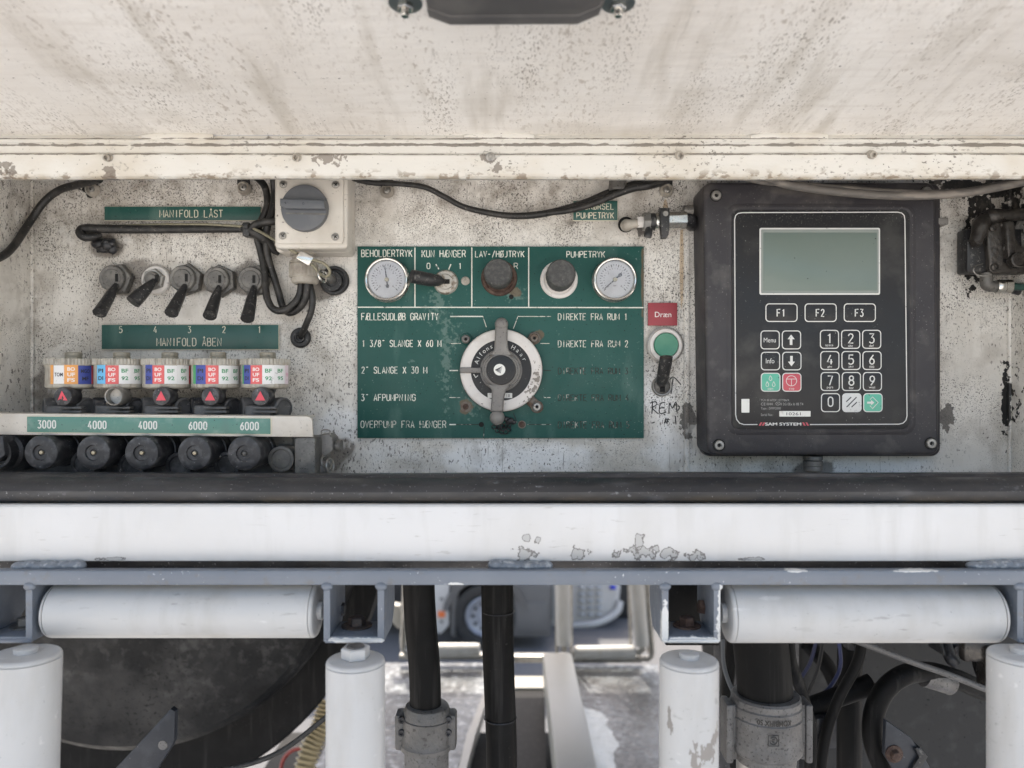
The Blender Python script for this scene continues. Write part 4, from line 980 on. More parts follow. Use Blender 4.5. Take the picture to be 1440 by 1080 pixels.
obj('lever', MB().tube([P(931, 544, -.004), P(931, 537, -.010), P(933, 526, -.017), P(935.5, 512, -.024), P(937, 502, -.028)], [.0022, .0062, .0064, .0066, .0064], 14, 5, .6), M_blk, t)

# ================================================================ FIVE TOGGLE VALVES
def toggle(px, py, label, ang, hexa=True, lv=None):
    t = thing('toggle_valve', label, 'lever', P(px, py, 0), 'toggle levers')
    c = P(px, py, 0); q = L(1, -.01)
    if hexa:
        obj('nut', MB().lathe(P(px + 3, py + 1, 0), (0, -1, 0), [(23.5 * q, 0), (23.5 * q, .0055), (22 * q, .0068), (18, .0068)[:0] or (19 * q, .0068)], 6, ph=ang / 60.), M_nut, t)
    else:
        obj('nut', MB().lathe(P(px, py, 0), (0, -1, 0), [(21 * q, 0), (20.6 * q, .0015), (19 * q, .0028), (15 * q, .003), (14.6 * q, .003)], 36), M_ring, t)
        obj('inner_nut', MB().lathe(P(px, py, 0), (0, -1, 0), [(15.5 * q, .002), (15.5 * q, .0075), (14 * q, .0085), (0, .0085)], 6, ph=.3), M_steel, t)
    h0 = .0066 if hexa else .0082
    obj('boss', MB().lathe(c, (0, -1, 0), [(18.5 * q if hexa else 11 * q, h0 - .001), (18.3 * q if hexa else 10.5 * q, h0 + .0022), (17 * q if hexa else 9 * q, h0 + .0034), (13 * q if hexa else 7 * q, h0 + .0030), (12 * q if hexa else 6 * q, h0 + .0036), (6 * q, h0 + .0036), (0, h0 + .0036)], 36), M_nut, t)
    sy = -(h0 + .0036)
    obj('slot', MB().box(X(px - 2, sy), X(px + 2.0, sy), sy - .0003, sy + .001, Z(py + 3, sy), Z(py - 8, sy)), M_black, t)
    p, r_ = lv
    obj('lever', MB().tube([P(*k) for k in p], r_, 18, 5, .9), M_blk, t)
    e = P(*p[-1]); e0 = P(*p[-2])
    return t
def lvr(x0, y0, x1, y1):
    return ([(x0, y0, -.0095), (x0 + (x1 - x0) * .12, y0 + (y1 - y0) * .15, -.0125), (x0 + (x1 - x0) * .35, y0 + (y1 - y0) * .38, -.018), (x0 + (x1 - x0) * .7, y0 + (y1 - y0) * .72, -.027), (x1, y1, -.036)], [.0024, .0034, .0050, .0058, .0064])
toggle(164, 393, 'leftmost black toggle lever, on a grey hexagonal nut above the number 5', 8, True, lvr(163, 400, 140, 440))
toggle(220, 394, 'black toggle lever tilted left on the only white rimmed nut', 0, False, ([(217, 394, -.0100), (213, 399, -.014), (206, 406, -.018), (197, 415, -.023), (187, 425, -.028)], [.0024, .0040, .0056, .0068, .0072]))
toggle(262, 393, 'middle of the five black toggle levers, above the number 3', 20, True, lvr(260, 401, 241, 440))
toggle(309, 395, 'black toggle lever above the number 2 on the manifold plate', 34, True, lvr(308, 403, 295, 444))
toggle(357, 395, 'black toggle lever nearest the hanging cables, above the number 1', 12, True, lvr(357, 403, 348, 448))

# ================================================================ SWITCH BOX
t = thing('switch_box', 'square grey plastic isolator box with a slate grey rotary switch', 'switch', P(440, 360, 0))
yf = -.048
def boxp(pxa, pxb, pya, pyb, yf_, yb_, r, bev, nm, m_):
    obj(nm, MB().slab(rr(X(pxa, yf_), X(pxb, yf_), Z(pyb, yf_), Z(pya, yf_), L(r, yf_)), yb_, yf_, bev, 3), m_, t)
boxp(386, 489, 236, 349.5, -.046, -.027, 6, .0022, 'cover', M_box)
boxp(388, 491.5, 234, 355, -.0265, -.0012, 6, .0015, 'base', M_box)
obj('cover_gasket', MB().slab(rr(X(388, -.027), X(487, -.027), Z(350, -.027), Z(238, -.027), .003), -.0269, -.0285), M_nut, t)
obj('raised_face', MB().slab(rr(X(388, -.048), X(483, -.048), Z(343, -.048), Z(232, -.048), L(5, -.048)), -.0458, -.0484, .0012, 3), M_box, t)
q = L(1, -.055); c = P(430, 294, -.0484)
obj('switch_dial', MB().lathe(c, (0, -1, 0), [(33 * q, 0), (33 * q, .0050), (32.2 * q, .0062), (29 * q, .0068), (0, .0068)], 56), M_knobg, t)
k = -.0484 - .0066
b = MB().slab([(X(396, k), Z(281, k)), (X(458, k), Z(283, k)), (X(460, k), Z(296, k)), (X(404, k), Z(295.5, k)), (X(396, k), Z(291, k))], k, k - .0065, .0016, 3)
obj('switch_grip', b, M_knobg, t)
obj('grip_groove', MB().slab([(X(402, k), Z(299, k)), (X(459, k), Z(300, k)), (X(459, k), Z(302.5, k)), (X(402, k), Z(301, k))], k + .001, k - .0004), M_nut, t)
b = MB(); b.pline([(400, 285), (401.5, 284), (402, 287)], .7, k - .0067); b.text('0', 425, 428, 284, 288, k - .0067); obj('grip_mark', b, T_STK['black'], t, angle=0)
for px, py in ((398.5, 259), (472, 259.5), (397.5, 331.5), (471.5, 333)):
    k2 = -.0484
    obj('screw', MB().lathe(P(px, py, k2), (0, -1, 0), [(L(5.6, k2), -.0005), (L(5.6, k2), .0002), (L(4.7, k2), -.0001), (L(4.4, k2), .0009), (L(3, k2), .0016), (0, .0018)], 20), M_steel, t)
    b = MB(); 
    for a in (35, 125):
        ca, sa = math.cos(R(a)) * 2.6, math.sin(R(a)) * 2.6
        b.pline([(px - ca, py - sa), (px + ca, py + sa)], .75, k2 - .0018)
    obj('cross_recess', b, M_black, t, angle=0)
# cable gland under the box
def vl(px, pya, y, prof, nm, m_, seg=32, wob=None):
    return obj(nm, MB().lathe(P(px, pya, y), (0, 0, -1), [(L(r_, y), L(h_, y)) for r_, h_ in prof], seg, wob), m_, t)
t = thing('cable_gland', 'pale ribbed plastic cable gland hanging under the grey rotary switch box', 'cable gland', P(429, 402, -.02))
vl(426, 354, -.02, [(17, 0), (17, 6), (14, 7), (14, 12), (17, 13), (18, 17)], 'gland_body', M_gland, 24, lambda i: 1 + .03 * (i % 2))
vl(427, 371, -.02, [(16, 0), (19, 1), (19.5, 3), (19.5, 18), (18, 20), (15, 20)], 'gland_nut', M_gland, 48, lambda i: 1 + .035 * (i % 2))
vl(429, 389, -.02, [(16, 0), (18, 1), (19, 5), (18, 9), (15, 11), (12, 11), (12, 8), (0, 8)], 'gland_collar', M_gland)

# ================================================================ CABLES, TUBES, LANYARD
def cable(label, pts, r, m_=M_cable, cat='cable', name='cable', group=None, flat=1.0, seg=12):
    b = MB().ptube(pts, r, seg, 7, flat)
    return obj(name, b, m_, angle=60, label=label, cat=cat, group=group, at=P(*pts[0]))
cable('black cable crossing the top left corner of the cabinet', [(-40, 376, -.085), (0, 362, -.058), (20, 345, -.038), (42, 312, -.014), (62, 284, -.010), (84, 267, -.012), (108, 260, -.02), (140, 252, -.04)], .0036)
cable('black looped cable leaving the gland, left of the other loops', [(424, 396, -.02), (421, 415, -.02), (412, 428, -.022), (398, 437, -.022), (384, 434, -.02), (376, 420, -.018), (373, 400, -.015), (372, 380, -.012), (366, 352, -.010), (362, 335, -.012), (364, 318, -.012), (374, 296, -.012), (376, 280, -.011), (372, 262, -.012), (362, 250, -.03)], .0034)
cable('black looped cable behind, second from the left under the gland', [(432, 396, -.024), (430, 418, -.022), (422, 432, -.018), (408, 440, -.014), (398, 432, -.010), (392, 412, -.008), (386, 392, -.008), (378, 366, -.010), (374, 340, -.014), (376, 318, -.020), (384, 292, -.018), (386, 268, -.014), (384, 248, -.02)], .0034)
cable('short black cable hanging from the gland into a wall grommet', [(434, 396, -.018), (438, 410, -.020), (439.5, 424, -.020), (437, 440, -.019), (431, 455, -.014), (424.5, 470, -.006), (423.5, 474, .002)], .0032)
cable('black cable sagging across the top of the wall over the small green plate', [(470, 240, -.05), (515, 256, -.014), (560, 258.5, -.012), (596, 263, -.012), (622, 275, -.010), (650, 290, -.009), (685, 299, -.008), (720, 303.5, -.008), (755, 302, -.008), (790, 295, -.008), (825, 284, -.008), (858, 270, -.009), (895, 258, -.012), (925, 248, -.03)], [.0026, .0026, .0028, .0034, .0034, .0036])
cable('second black cable beside the sleeve at the top of the wall', [(770, 300, -.012), (800, 296, -.013), (835, 286, -.014), (865, 273, -.016), (890, 264, -.018), (915, 260, -.020), (940, 252, -.04)], [.0024, .003, .0036, .0042, .0042, .0040])
cable('grey dusty cable hanging in front of the controller top edge', [(1070, 246, -.08), (1100, 258, -.062), (1140, 265, -.060), (1180, 270, -.060), (1230, 274, -.060), (1290, 275.5, -.060), (1350, 272, -.060), (1400, 264, -.062), (1460, 251, -.07)], .0038, M_cable2)
cable('thinner grey cable just above the sagging one at the top right', [(1040, 248, -.07), (1075, 256, -.060), (1120, 259.5, -.060), (1170, 263, -.058), (1230, 268, -.058), (1300, 271, -.057), (1360, 268, -.058), (1420, 256, -.062), (1450, 247, -.07)], .0026, M_cable2)
b = MB().lathe(P(869, 249, -.014), (-.02, 0, -1), [(L(12, 0), 0), (L(12.5, 0), L(17, 0)), (L(11, 0), L(19, 0)), (L(8, 0), L(19, 0)), (L(8, 0), L(16, 0)), (0, L(16, 0))], 24)
obj('cable_sleeve', b, M_nut, label='grey metal sleeve the black cable passes under, above the small green plate', cat='sleeve', at=P(869, 268, -.014))
cable('thick black tube running level under the upper manifold plate', [(352, 322, -.012), (300, 322, -.012), (240, 322.5, -.012), (180, 322.5, -.012), (135, 321.5, -.012), (118, 322, -.012), (113.5, 327, -.014), (119, 333, -.016), (132, 333, -.014), (142, 330, -.010)], [.0036, .0038, .0040, .0042, .0042, .0046, .0048, .0044, .0036, .0026], M_cable, 'tube', 'bent_tube')
cable('black tube bundle end passing behind the grey switch box', [(342, 320, -.014), (356, 325, -.016), (368, 332, -.016), (376, 340, -.012), (384, 352, -.008), (392, 358, -.005)], [.0045, .006, .0062, .0052, .003, .0016], M_cable, 'tube', 'bent_tube')
cable('black tube loop crossing the cables left of the switch box', [(352, 322, -.018), (362, 315, -.022), (376, 312, -.024), (388, 311, -.022)], .0038, M_cable, 'tube', 'bent_tube')
b = MB().box(X(341, -.02), X(351, -.02), -.021, -.008, Z(332, -.02), Z(312.5, -.02), .0012); b.box(X(343, -.022), X(349, -.022), -.0235, -.020, Z(321, -.022), Z(314, -.022), .0006)
obj('cable_tie', b, M_blk, label='black cable tie head round the level black tube', cat='cable tie')
b = MB()
for (px, py, y, rx, rz, ry) in ((140, 343, -.004, 12, 8, .005), (152, 345, -.006, 10, 9, .006), (158, 350, -.005, 7, 8, .004), (146, 350, -.005, 10, 6, .004), (150, 341, -.008, 5, 5, .004), (158, 343, -.009, 4, 4, .003)):
    b.ball(P(px, py, y), 1, 12, 8, (L(rx, 0), ry, L(rz, 0)))
b.box(X(138, 0), X(163, 0), -.004, .0, Z(356, 0), Z(336, 0), .001)
obj('tube_clamp', b, M_dark, label='grimy black clamp lump on the wall under the bent tube end', cat='clamp', angle=50, at=P(150, 350, 0))
t = thing('wire_lanyard', 'thin olive wire rope with a crimped metal sleeve and eye loop', 'lanyard', P(350, 318, -.02))
b = MB().ptube([(150, 319, -.008), (200, 316.5, -.010), (250, 315.5, -.012), (300, 316, -.014), (345, 319, -.018), (362, 324, -.024), (385, 337, -.034), (405, 349, -.040), (418, 356.5, -.042)], .0014, 8, 6)
obj('rope', b, M_wire, t, angle=60)
b = MB().ptube([(436, 365, -.044), (446, 367, -.046), (456, 371, -.046), (463, 379, -.045), (463, 386, -.043), (457, 389, -.041), (450, 385, -.040), (444, 378, -.041), (438, 371, -.042)], .0014, 8, 6)
obj('eye_loop', b, M_wire, t, angle=60)
a0, a1 = P(420, 357.5, -.043), P(439, 368.5, -.044); d_ = (a1 - a0).normalized(); u_ = Vector((0, -1, 0)); w_ = d_.cross(u_)
M4 = Matrix(((d_.x, u_.x, w_.x, (a0.x + a1.x) / 2), (d_.y, u_.y, w_.y, (a0.y + a1.y) / 2), (d_.z, u_.z, w_.z, (a0.z + a1.z) / 2), (0, 0, 0, 1)))
h = (a1 - a0).length / 2
obj('crimp_sleeve', MB().box(-h, h, -.0026, .0026, -.0048, .0048, .0014, M4), M_chrome, t)
obj('split_ring', MB().torus(P(453.5, 388, -.040), (.9, -.45, .25), L(8.5, -.04), .0012, 28, 8), M_chrome, t)
c = P(471, 395, 0); q = L(1, 0)
t = thing('wall_socket', 'round black rubber socket in the wall below the switch box corner', 'socket', c)
obj('outer_ring', MB().lathe(c, (0, -1, 0), [(20.5 * q, 0), (20.5 * q, .003), (19 * q, .0045), (16.5 * q, .0045), (15.5 * q, .003), (15.5 * q, .001)], 36), M_rub, t)
obj('inner_plug', MB().lathe(P(468, 396, 0), (0, -1, 0), [(15 * q, 0), (15 * q, .004), (14 * q, .0055), (8 * q, .0055), (7 * q, .004), (0, .004)], 36), M_blk, t)
obj('pin', MB().tube([P(467, 393, -.003), P(462, 389, -.016), P(456, 387, -.024)], [.0042, .0040, .0030], 12, 3), M_steel, t)
c = P(423, 475, 0)
t = thing('cable_grommet', 'round black rubber grommet where the short cable enters the wall', 'grommet', c)
obj('ring', MB().lathe(c, (0, -1, 0), [(14.5 * q, 0), (14 * q, .002), (12 * q, .0034), (8 * q, .0038), (7 * q, .003), (6.5 * q, .005), (5.2 * q, .005), (5 * q, .002)], 32), M_rub, t)

# ================================================================ SMALL BALL VALVE
t = thing('ball_valve', 'small chrome ball valve with a black lever, on the wall beside the controller', 'valve', P(920, 312, -.02))
yv = -.020
def hx(px0, px1, r, nm, m_, seg=24, py=312, ph=0, prof=None):
    pr_ = prof or [(r * .94, 0), (r, .06), (r, .94), (r * .94, 1)]
    ln = X(px1, yv) - X(px0, yv)
    obj(nm, MB().lathe(P(px0, py, yv), (1, 0, .02), [(L(a, yv), b_ * ln) for a, b_ in pr_], seg, ph=ph), m_, t)
b = MB().lathe(P(880, 316, .0), (0, -1, 0), [(L(11, 0), .0), (L(11, 0), .0012), (0, .0012)], 30); obj('wall_hole', b, M_black, t)
b = MB().tube([P(881, 317, .001), P(881, 317, -.012), P(883, 316.5, -.019), P(892, 315, yv), P(900, 314, yv)], [.0058, .0060, .0056, .0042, .0042], 18, 5)
obj('elbow', b, M_gland, t, angle=60)
hx(896, 905, 8.5, 'collar', M_ring, 6, 312.5, .2)
hx(904, 914, 14, 'hex_nut', M_steel, 6, 312, .1)
hx(913, 921, 12, 'gland_nut', M_blk, 24, 312)
hx(919, 965, 12.0, 'body', M_chrome, 8, 311, .5, [(9, 0), (11, .05), (12.4, .2), (12.4, .8), (13.5, .84), (13.5, .98), (12, 1)])
obj('small_tap', MB().tube([P(913, 322, yv - .004), P(911, 330, yv - .006), P(910, 334, yv - .006)], [.0036, .0040, .0036], 12, 3), M_blk, t)
k = yv - L(13, yv)
obj('lever', MB().slab([(X(927, k), Z(293, k)), (X(941, k), Z(293, k)), (X(941, k), Z(318, k)), (X(939.5, k), Z(331, k)), (X(937, k), Z(335.5, k)), (X(930, k), Z(335.5, k)), (X(928, k), Z(318, k))], k + .004, k - .0035, .0014), M_blk, t)
obj('lever_screw', MB().lathe(P(936, 300.5, k - .0035), (0, -1, 0), [(L(4, k), 0), (L(3.6, k), .0012), (L(1.5, k), .0012), (0, .0004)], 14), M_steel, t)
obj('end_fitting', MB().tube([P(962, 308, yv), P(969, 309, yv + .002), P(972, 313, -.010), P(972, 316, .001)], [.0062, .0066, .0068, .0066], 16, 4), M_dark, t, angle=60)
b = MB().tube([P(961, 296, yv), P(974, 296, yv)], .005, 12, 0); obj('end_elbow', b, M_nut, t)

# ================================================================ CONTROLLER
t = thing('controller', 'dark grey electronic controller with display, keypad and bolted housing', 'controller', P(1155, 645, 0))
HF = -.040
def rrp(px0, px1, py0, py1, r, y, n=5, sk=0): return rr(X(px0, y), X(px1, y), Z(py1, y), Z(py0, y), L(r, y), n)
obj('housing', MB().slab([(x + .0012 * (-(z) / .08), z) for x, z in rrp(993, 1320, 256, 640, 12, HF)], -.0004, HF, .0035, 4), M_house, t)
obj('base_flange', MB().slab(rrp(987, 1322, 258, 641.5, 12, -.012), .0, -.014, .003, 3), M_house, t)
# raised rim that frames the recess
b = MB(); o1 = rrp(1026, 1283, 291, 607, 14, HF, 6); o2 = rrp(1029.5, 1279.5, 294.5, 603.5, 11, HF, 6); n = len(o1)
b.v = [(x, HF + .0001, z) for x, z in rrp(1021, 1288, 286, 612, 17, HF, 6)] + [(x, HF - .0012, z) for x, z in o1] + [(x, HF - .0012, z) for x, z in rrp(1027.5, 1281.5, 292.5, 605.5, 12.5, HF, 6)] + [(x, HF - .0001, z) for x, z in o2]
b.f = [(k * n + i, k * n + (i + 1) % n, (k + 1) * n + (i + 1) % n, (k + 1) * n + i) for k in range(3) for i in range(n)]
obj('recess_rim', b, M_house, t)
FF = HF - .0004
obj('face_foil', MB().slab(rrp(1030, 1279, 295, 603, 10, FF), HF + .001, FF, .0002), M_face, t)
def frame(outer, inner, y, m_, par, nm):
    n = len(outer); b = MB(); b.v = [(x, y, z) for x, z in outer] + [(x, y - .00012, z) for x, z in inner]
    b.f = [(i, (i + 1) % n, n + (i + 1) % n, n + i) for i in range(n)]
    return obj(nm, b, m_, par, angle=0)
Y1 = FF - .0002
b = MB()
pts = [(1065, 597), (1046, 597), (1040, 595), (1036, 590), (1034.5, 583), (1033, 309), (1034.5, 303), (1038, 300), (1044, 299), (1262, 298.3), (1268, 299.5), (1271.5, 303), (1272.5, 309), (1275.5, 585), (1274, 591), (1270, 595), (1264, 596.5), (1139, 597)]
b.stroke([(X(x, Y1), Z(y, Y1)) for x, y in pts], L(.75, Y1), Y1)
obj('border_line', b, M_print, t, angle=0)
obj('display_frame', MB().slab(rrp(1068, 1237.5, 320.5, 414.5, 2.5, Y1), FF + .0002, Y1 - .0002, .0001), M_print, t)
obj('display_bezel', MB().slab(rrp(1070.2, 1235.5, 322.6, 412.4, 1.5, Y1), FF, Y1 - .00035, 0), M_lcdedge, t)
obj('display', MB().slab(rrp(1073, 1233, 327, 409, 1.5, Y1), FF, Y1 - .0005, .0002), M_lcd, t)
def key(px0, px1, py0, py1, m_=None, mo=None):
    o = obj('key', MB().slab(rrp(px0 + .9, px1 - .9, py0 + .9, py1 - .9, 4.2, Y1, 4), FF + .0001, Y1 - .0007, .0004), m_ or M_face, t)
    frame(rrp(px0 - .3, px1 + .3, py0 - .3, py1 + .3, 5.2, Y1, 4), rrp(px0 + 1.2, px1 - 1.2, py0 + 1.2, py1 - 1.2, 4, Y1, 4), Y1 - .0004, mo or M_print, o, 'key_outline')
    return o
KY = Y1 - .00078
def leg(par, b, m_=M_print): obj('legend', b, m_, par, angle=0)
for i, px in enumerate((1076.5, 1131.5, 1186.5)):
    o = key(px, px + 44.5, 427, 452.5); leg(o, MB().engrave('F%d' % (i + 1), px + 16.3, px + 27.5, 435, 445, KY, .85, adv=5.9))
o = key(1069.5, 1096, 465, 491); leg(o, MB().text('Menu', 1074, 1091, 475, 481.5, KY))
o = key(1070, 1096.5, 495, 520.5); leg(o, MB().text('Info', 1077, 1089, 504, 511, KY))
def arrow(px, py, s):
    y = KY; pts = [(-1.8, 7 * s), (1.8, 7 * s), (1.8, -1 * s), (5, -1 * s), (0, -7.5 * s), (-5, -1 * s), (-1.8, -1 * s)]
    return MB().slab([(X(px + a, y), Z(py + c_, y)) for a, c_ in pts], y + .0001, y - .00005)
o = key(1099.5, 1126, 465, 491); leg(o, arrow(1112.5, 478, 1), M_print)
o = key(1100, 1126.5, 495, 520.5); leg(o, arrow(1113, 507.5, -1), M_print)
o = key(1070, 1097, 524.5, 550.5, M_kgreen); b = MB()
def drop(px, py, s=1.0):
    pts = [(0, -4), (1.2, -1.6), (2, .2), (1.8, 1.8), (.9, 2.8), (0, 3.1), (-.9, 2.8), (-1.8, 1.8), (-2, .2), (-1.2, -1.6), (0, -4)]
    b.pline([(px + a * s, py + c_ * s) for a, c_ in pts], .42, KY)
drop(1083.5, 532); drop(1079, 540.5); drop(1088, 540.5); b.text('start', 1079.5, 1087.5, 545.3, 548.3, KY); leg(o, b)
o = key(1100, 1126.5, 524.5, 550.5, M_kred); b = MB()
b.pline([(1113 + 7.4 * math.cos(R(a)), 535.5 + 7.2 * math.sin(R(a))) for a in range(0, 361, 20)], .45, KY); b.pline([(1106, 533), (1120, 533)], .45, KY); b.pline([(1113, 533), (1113, 542.5)], .45, KY)
b.text('stop', 1109.5, 1117, 545.3, 548.8, KY); leg(o, b)
nums = [('1', 'space'), ('2', 'abc'), ('3', 'def'), ('4', 'ghi'), ('5', 'jkl'), ('6', 'mno'), ('7', 'pqrs'), ('8', 'tuv'), ('9', 'wxyz'), ('0', '')]
cx = (1153, 1182.8, 1212.3); cy = (464.2, 494, 523.5, 553.2)
for i, (n_, s_) in enumerate(nums):
    px = cx[i % 3] + (i // 3) * .5; py = cy[i // 3]
    if n_ == '0': px = 1154.5
    o = key(px, px + 26.3, py, py + 26)
    b = MB().engrave(n_, px + 9.6, px + 17.2, py + 5.2, py + 18.2, KY, .95)
    if s_: b.text(s_, px + 13.2 - len(s_) * 1.1, px + 13.2 + len(s_) * 1.1, py + 20.3, py + 23.6, KY)
    leg(o, b)
o = key(1184.3, 1211, 553.2, 579.2, M_kwhite, M_kwhite); b = MB()
for a in ([(1190, 565), (1197, 558.5)], [(1190.5, 572.5), (1204.5, 558.5)], [(1197.5, 572.5), (1205, 565.5)]): b.pline(a, .8, KY)
leg(o, b, T_STK['black'])
o = key(1213.8, 1240.6, 553.2, 579.2, M_kgreen); b = MB()
b.pline([(1223.5, 562), (1227, 558), (1235, 566), (1227, 574.5), (1223.5, 570.5)], .6, KY)
b.slab([(X(a, KY), Z(c_, KY)) for a, c_ in ((1219.5, 564.8), (1225, 564.8), (1225, 562.6), (1229.5, 566.2), (1225, 569.8), (1225, 567.6), (1219.5, 567.6))], KY + .0001, KY - .00005); leg(o, b)
# small print, stickers, maker's name
b = MB()
b.text('T\u00dcV 00 ATEX 1577786/X', 1070, 1110, 560.6, 564.2, Y1); b.text('CE', 1070, 1076.5, 566.2, 570.2, Y1); b.text('0044', 1078, 1086.5, 566.4, 569.8, Y1)
b.text('II 2G EEx ib IIB T4', 1098, 1129.5, 566.4, 570, Y1); b.text('Type : DMM2000', 1070, 1098, 572.6, 576.8, Y1); b.text('Serial No.:', 1070, 1087, 581.4, 585, Y1)
b.pline([(1094 + 3.2 * math.cos(R(a)), 567.6 + 2.2 * math.sin(R(a))) for a in range(0, 361, 30)], .3, Y1); b.pline([(1092.4, 567), (1095.6, 568.4)], .3, Y1)
obj('small_print', b, mat('dim_print', (.32, .32, .31), .5), t, angle=0)
obj('sticker', MB().slab(rrp(1042.7, 1053.8, 561, 580.2, .6, Y1, 2), FF, Y1 - .0001), M_stk, t)
o = obj('sticker', MB().slab(rrp(1096, 1139.8, 578, 585.8, .5, Y1, 2), FF, Y1 - .0001), M_stk, t)
obj('serial_number', MB().text('10261', 1106, 1126, 579.9, 584.0, Y1 - .00018), T_STK['black'], o, angle=0)
bold = MB().text('SAM SYSTEM', 1076.2, 1126.5, 594.3, 598.3, Y1)
for dx, dy in ((.35, .02), (-.35, -.02), (0, .25)): 
    bb = MB().text('SAM SYSTEM', 1076.2 + dx, 1126.5 + dx, 594.3 + dy, 598.3 + dy, Y1 - .00003 * (1 + dx + 2 * dy)); bold.add(bb.v, bb.f)
obj('maker_name', bold, M_print, t, angle=0)
for x0, s in ((1067, 1), (1071.3, 1), (1128.0, -1), (1132.6, -1)):
    p_ = [(x0 + (2.6 if s > 0 else 0), 594), (x0 + (5.2 if s > 0 else 2.6), 594), (x0 + (2.6 if s > 0 else 5.2), 598.6), (x0 + (0 if s > 0 else 2.6), 598.6)]
    obj('maker_stripe', MB().slab([(X(a, Y1), Z(c_, Y1)) for a, c_ in p_], Y1 + .0001, Y1 - .00005), M_kred, t, angle=0)
for px, py in ((1007, 275), (1302.5, 270), (1011, 626), (1309, 623.5)):
    b = MB().lathe(P(px, py, HF), (0, -1, 0), [(L(9, HF), -.0002), (L(8.8, HF), .0004), (L(8, HF), -.0001), (L(7.4, HF), -.0001), (L(7.2, HF), .0012), (L(6.2, HF), .0020), (L(3.1, HF), .0021), (L(2.9, HF), .0006), (0, .0006)], 26)
    obj('housing_screw', b, M_steel, t)
    obj('screw_recess', MB().lathe(P(px, py, HF - .0007), (0, -1, 0), [(L(2.9, HF), -.0002), (L(2.9, HF), 0), (0, 0)], 6), M_black, t)
    obj('screw_seat', MB().torus(P(px, py, HF - .0002), (0, 1, 0), L(8.2, HF), L(.7, HF), 30, 6), M_black, t)
b = MB().lathe(P(1143, 641, -.022), (0, 0, -1), [(L(13, 0), 0), (L(13, 0), L(5, 0)), (L(11.5, 0), L(6, 0)), (L(13, 0), L(7, 0)), (L(13, 0), L(13, 0)), (L(12, 0), L(14, 0)), (L(12.6, 0), L(16, 0)), (L(12, 0), L(20, 0)), (L(8, 0), L(23, 0)), (L(5, 0), L(23.5, 0)), (L(4.5, 0), L(34, 0))], 6 * 5)
obj('cable_gland', b, M_nut, t)
b = MB().box(X(1316, -.01), X(1331, -.01), -.014, -.0, Z(317, -.01), Z(307, -.01), .001); obj('hinge_lug', b, M_cast, t)

# ================================================================ PNEUMATIC BLOCK AT THE RIGHT
t = thing('pneumatic_block', 'greasy cast pneumatic valve block on the right wall with elbow fittings', 'valve', P(1405, 385, 0))
k = -.028
M_gb = mat('greasy_cast_block', (.032, .028, .025), .32, .3, [dict(s=60, lo=.45, hi=.68, c=(.085, .078, .07), a=.7, det=6), dict(s=400, lo=.60, hi=.66, c=(.02, .018, .016), a=.8, det=3, seed=3)], bump=(160, .6, .0020), rvar=.15)
obj('back_block', MB().box(X(1357, -.015), X(1445, -.015), -.016, -.0005, Z(384, -.015), Z(322, -.015), .002), M_dark, t)
obj('black_cover', MB().slab(rrp(1360, 1390, 336, 383, 4, -.022), -.0155, -.022, .002), M_blk, t)
obj('front_plate', MB().slab([(X(a, k), Z(c_, k)) for a, c_ in ((1389, 318), (1400, 312), (1416, 310), (1424, 314), (1426, 330), (1436, 345), (1456, 350), (1456, 384), (1400, 385), (1392, 382), (1391, 360), (1388, 340))], -.0158, k, .0026, 3), M_gb, t)
obj('arm', MB().slab([(X(a, k - .007), Z(c_, k - .007)) for a, c_ in ((1414, 312), (1422, 309), (1428, 313), (1430, 362), (1418, 362))], k + .002, k - .007, .002, 3), M_gb, t)
obj('round_boss', MB().lathe(P(1426, 367, k - .004), (0, -1, 0), [(L(11, k), 0), (L(11.4, k), .004), (L(11, k), .0075), (L(9, k), .0082), (L(8, k), .0072), (0, .0072)], 30), M_gb, t)
for px, py, r_ in ((1396, 321, 4), (1398, 376, 4), (1409, 316, 3), (1415, 349, 4.5)):
    obj('bolt', MB().lathe(P(px, py, k - .0002), (0, -1, 0), [(L(r_ * 1.4, k), 0), (L(r_ * 1.3, k), .002), (L(r_ * .8, k), .003), (L(r_ * .6, k), .0012), (0, .0012)], 14), M_gb, t)
obj('hole', MB().lathe(P(1413, 333, k - .0001), (0, -1, 0), [(L(4, k), -.001), (L(4, k), .0003), (0, .0003)], 16), M_black, t)
obj('hole', MB().lathe(P(1414, 366, k - .0001), (0, -1, 0), [(L(4, k), -.001), (L(4, k), .0003), (0, .0003)], 16), M_black, t)
obj('elbow_fitting', MB().tube([P(1372, 341, -.026), P(1376, 330, -.026), P(1379, 318, -.025), P(1382, 311, -.022), P(1390, 306, -.02)], [.0062, .0066, .0078, .0076, .0070], 18, 4), M_gb, t, angle=60)
obj('hex_fitting', MB().lathe(P(1371, 340, -.024), (0, -1, 0), [(L(8, k), 0), (L(8, k), .005), (L(6.5, k), .007), (0, .007)], 6), M_gb, t)
obj('upper_tube', MB().tube([P(1390, 306, -.022), P(1398, 304, -.024), P(1414, 303.5, -.024), P(1431, 302, -.024), P(1450, 302, -.024)], [.0066, .0072, .0060, .0058, .0058], 18, 4), M_gb, t, angle=60)
obj('lower_elbow', MB().tube([P(1387, 384, -.020), P(1387, 396, -.020), P(1389, 401, -.020), P(1398, 403, -.020), P(1402, 403, -.020)], [.0054, .0056, .0058, .0052, .0048], 18, 4), M_nut, t, angle=60)
b = MB().lathe(P(1400, 403, -.020), (1, 0, 0), [(.0060, 0), (.0066, .001), (.0066, .007), (.0058, .0075), (.0066, .008), (.0066, .014), (.0048, .0155)], 20)
obj('push_fitting', b, M_chrome, t)
obj('green_tube', MB().tube([P(1420, 403, -.020), P(1450, 404, -.020)], .0034, 12, 0), flat('tube_dark_green', (.02, .06, .05)), t, angle=60)
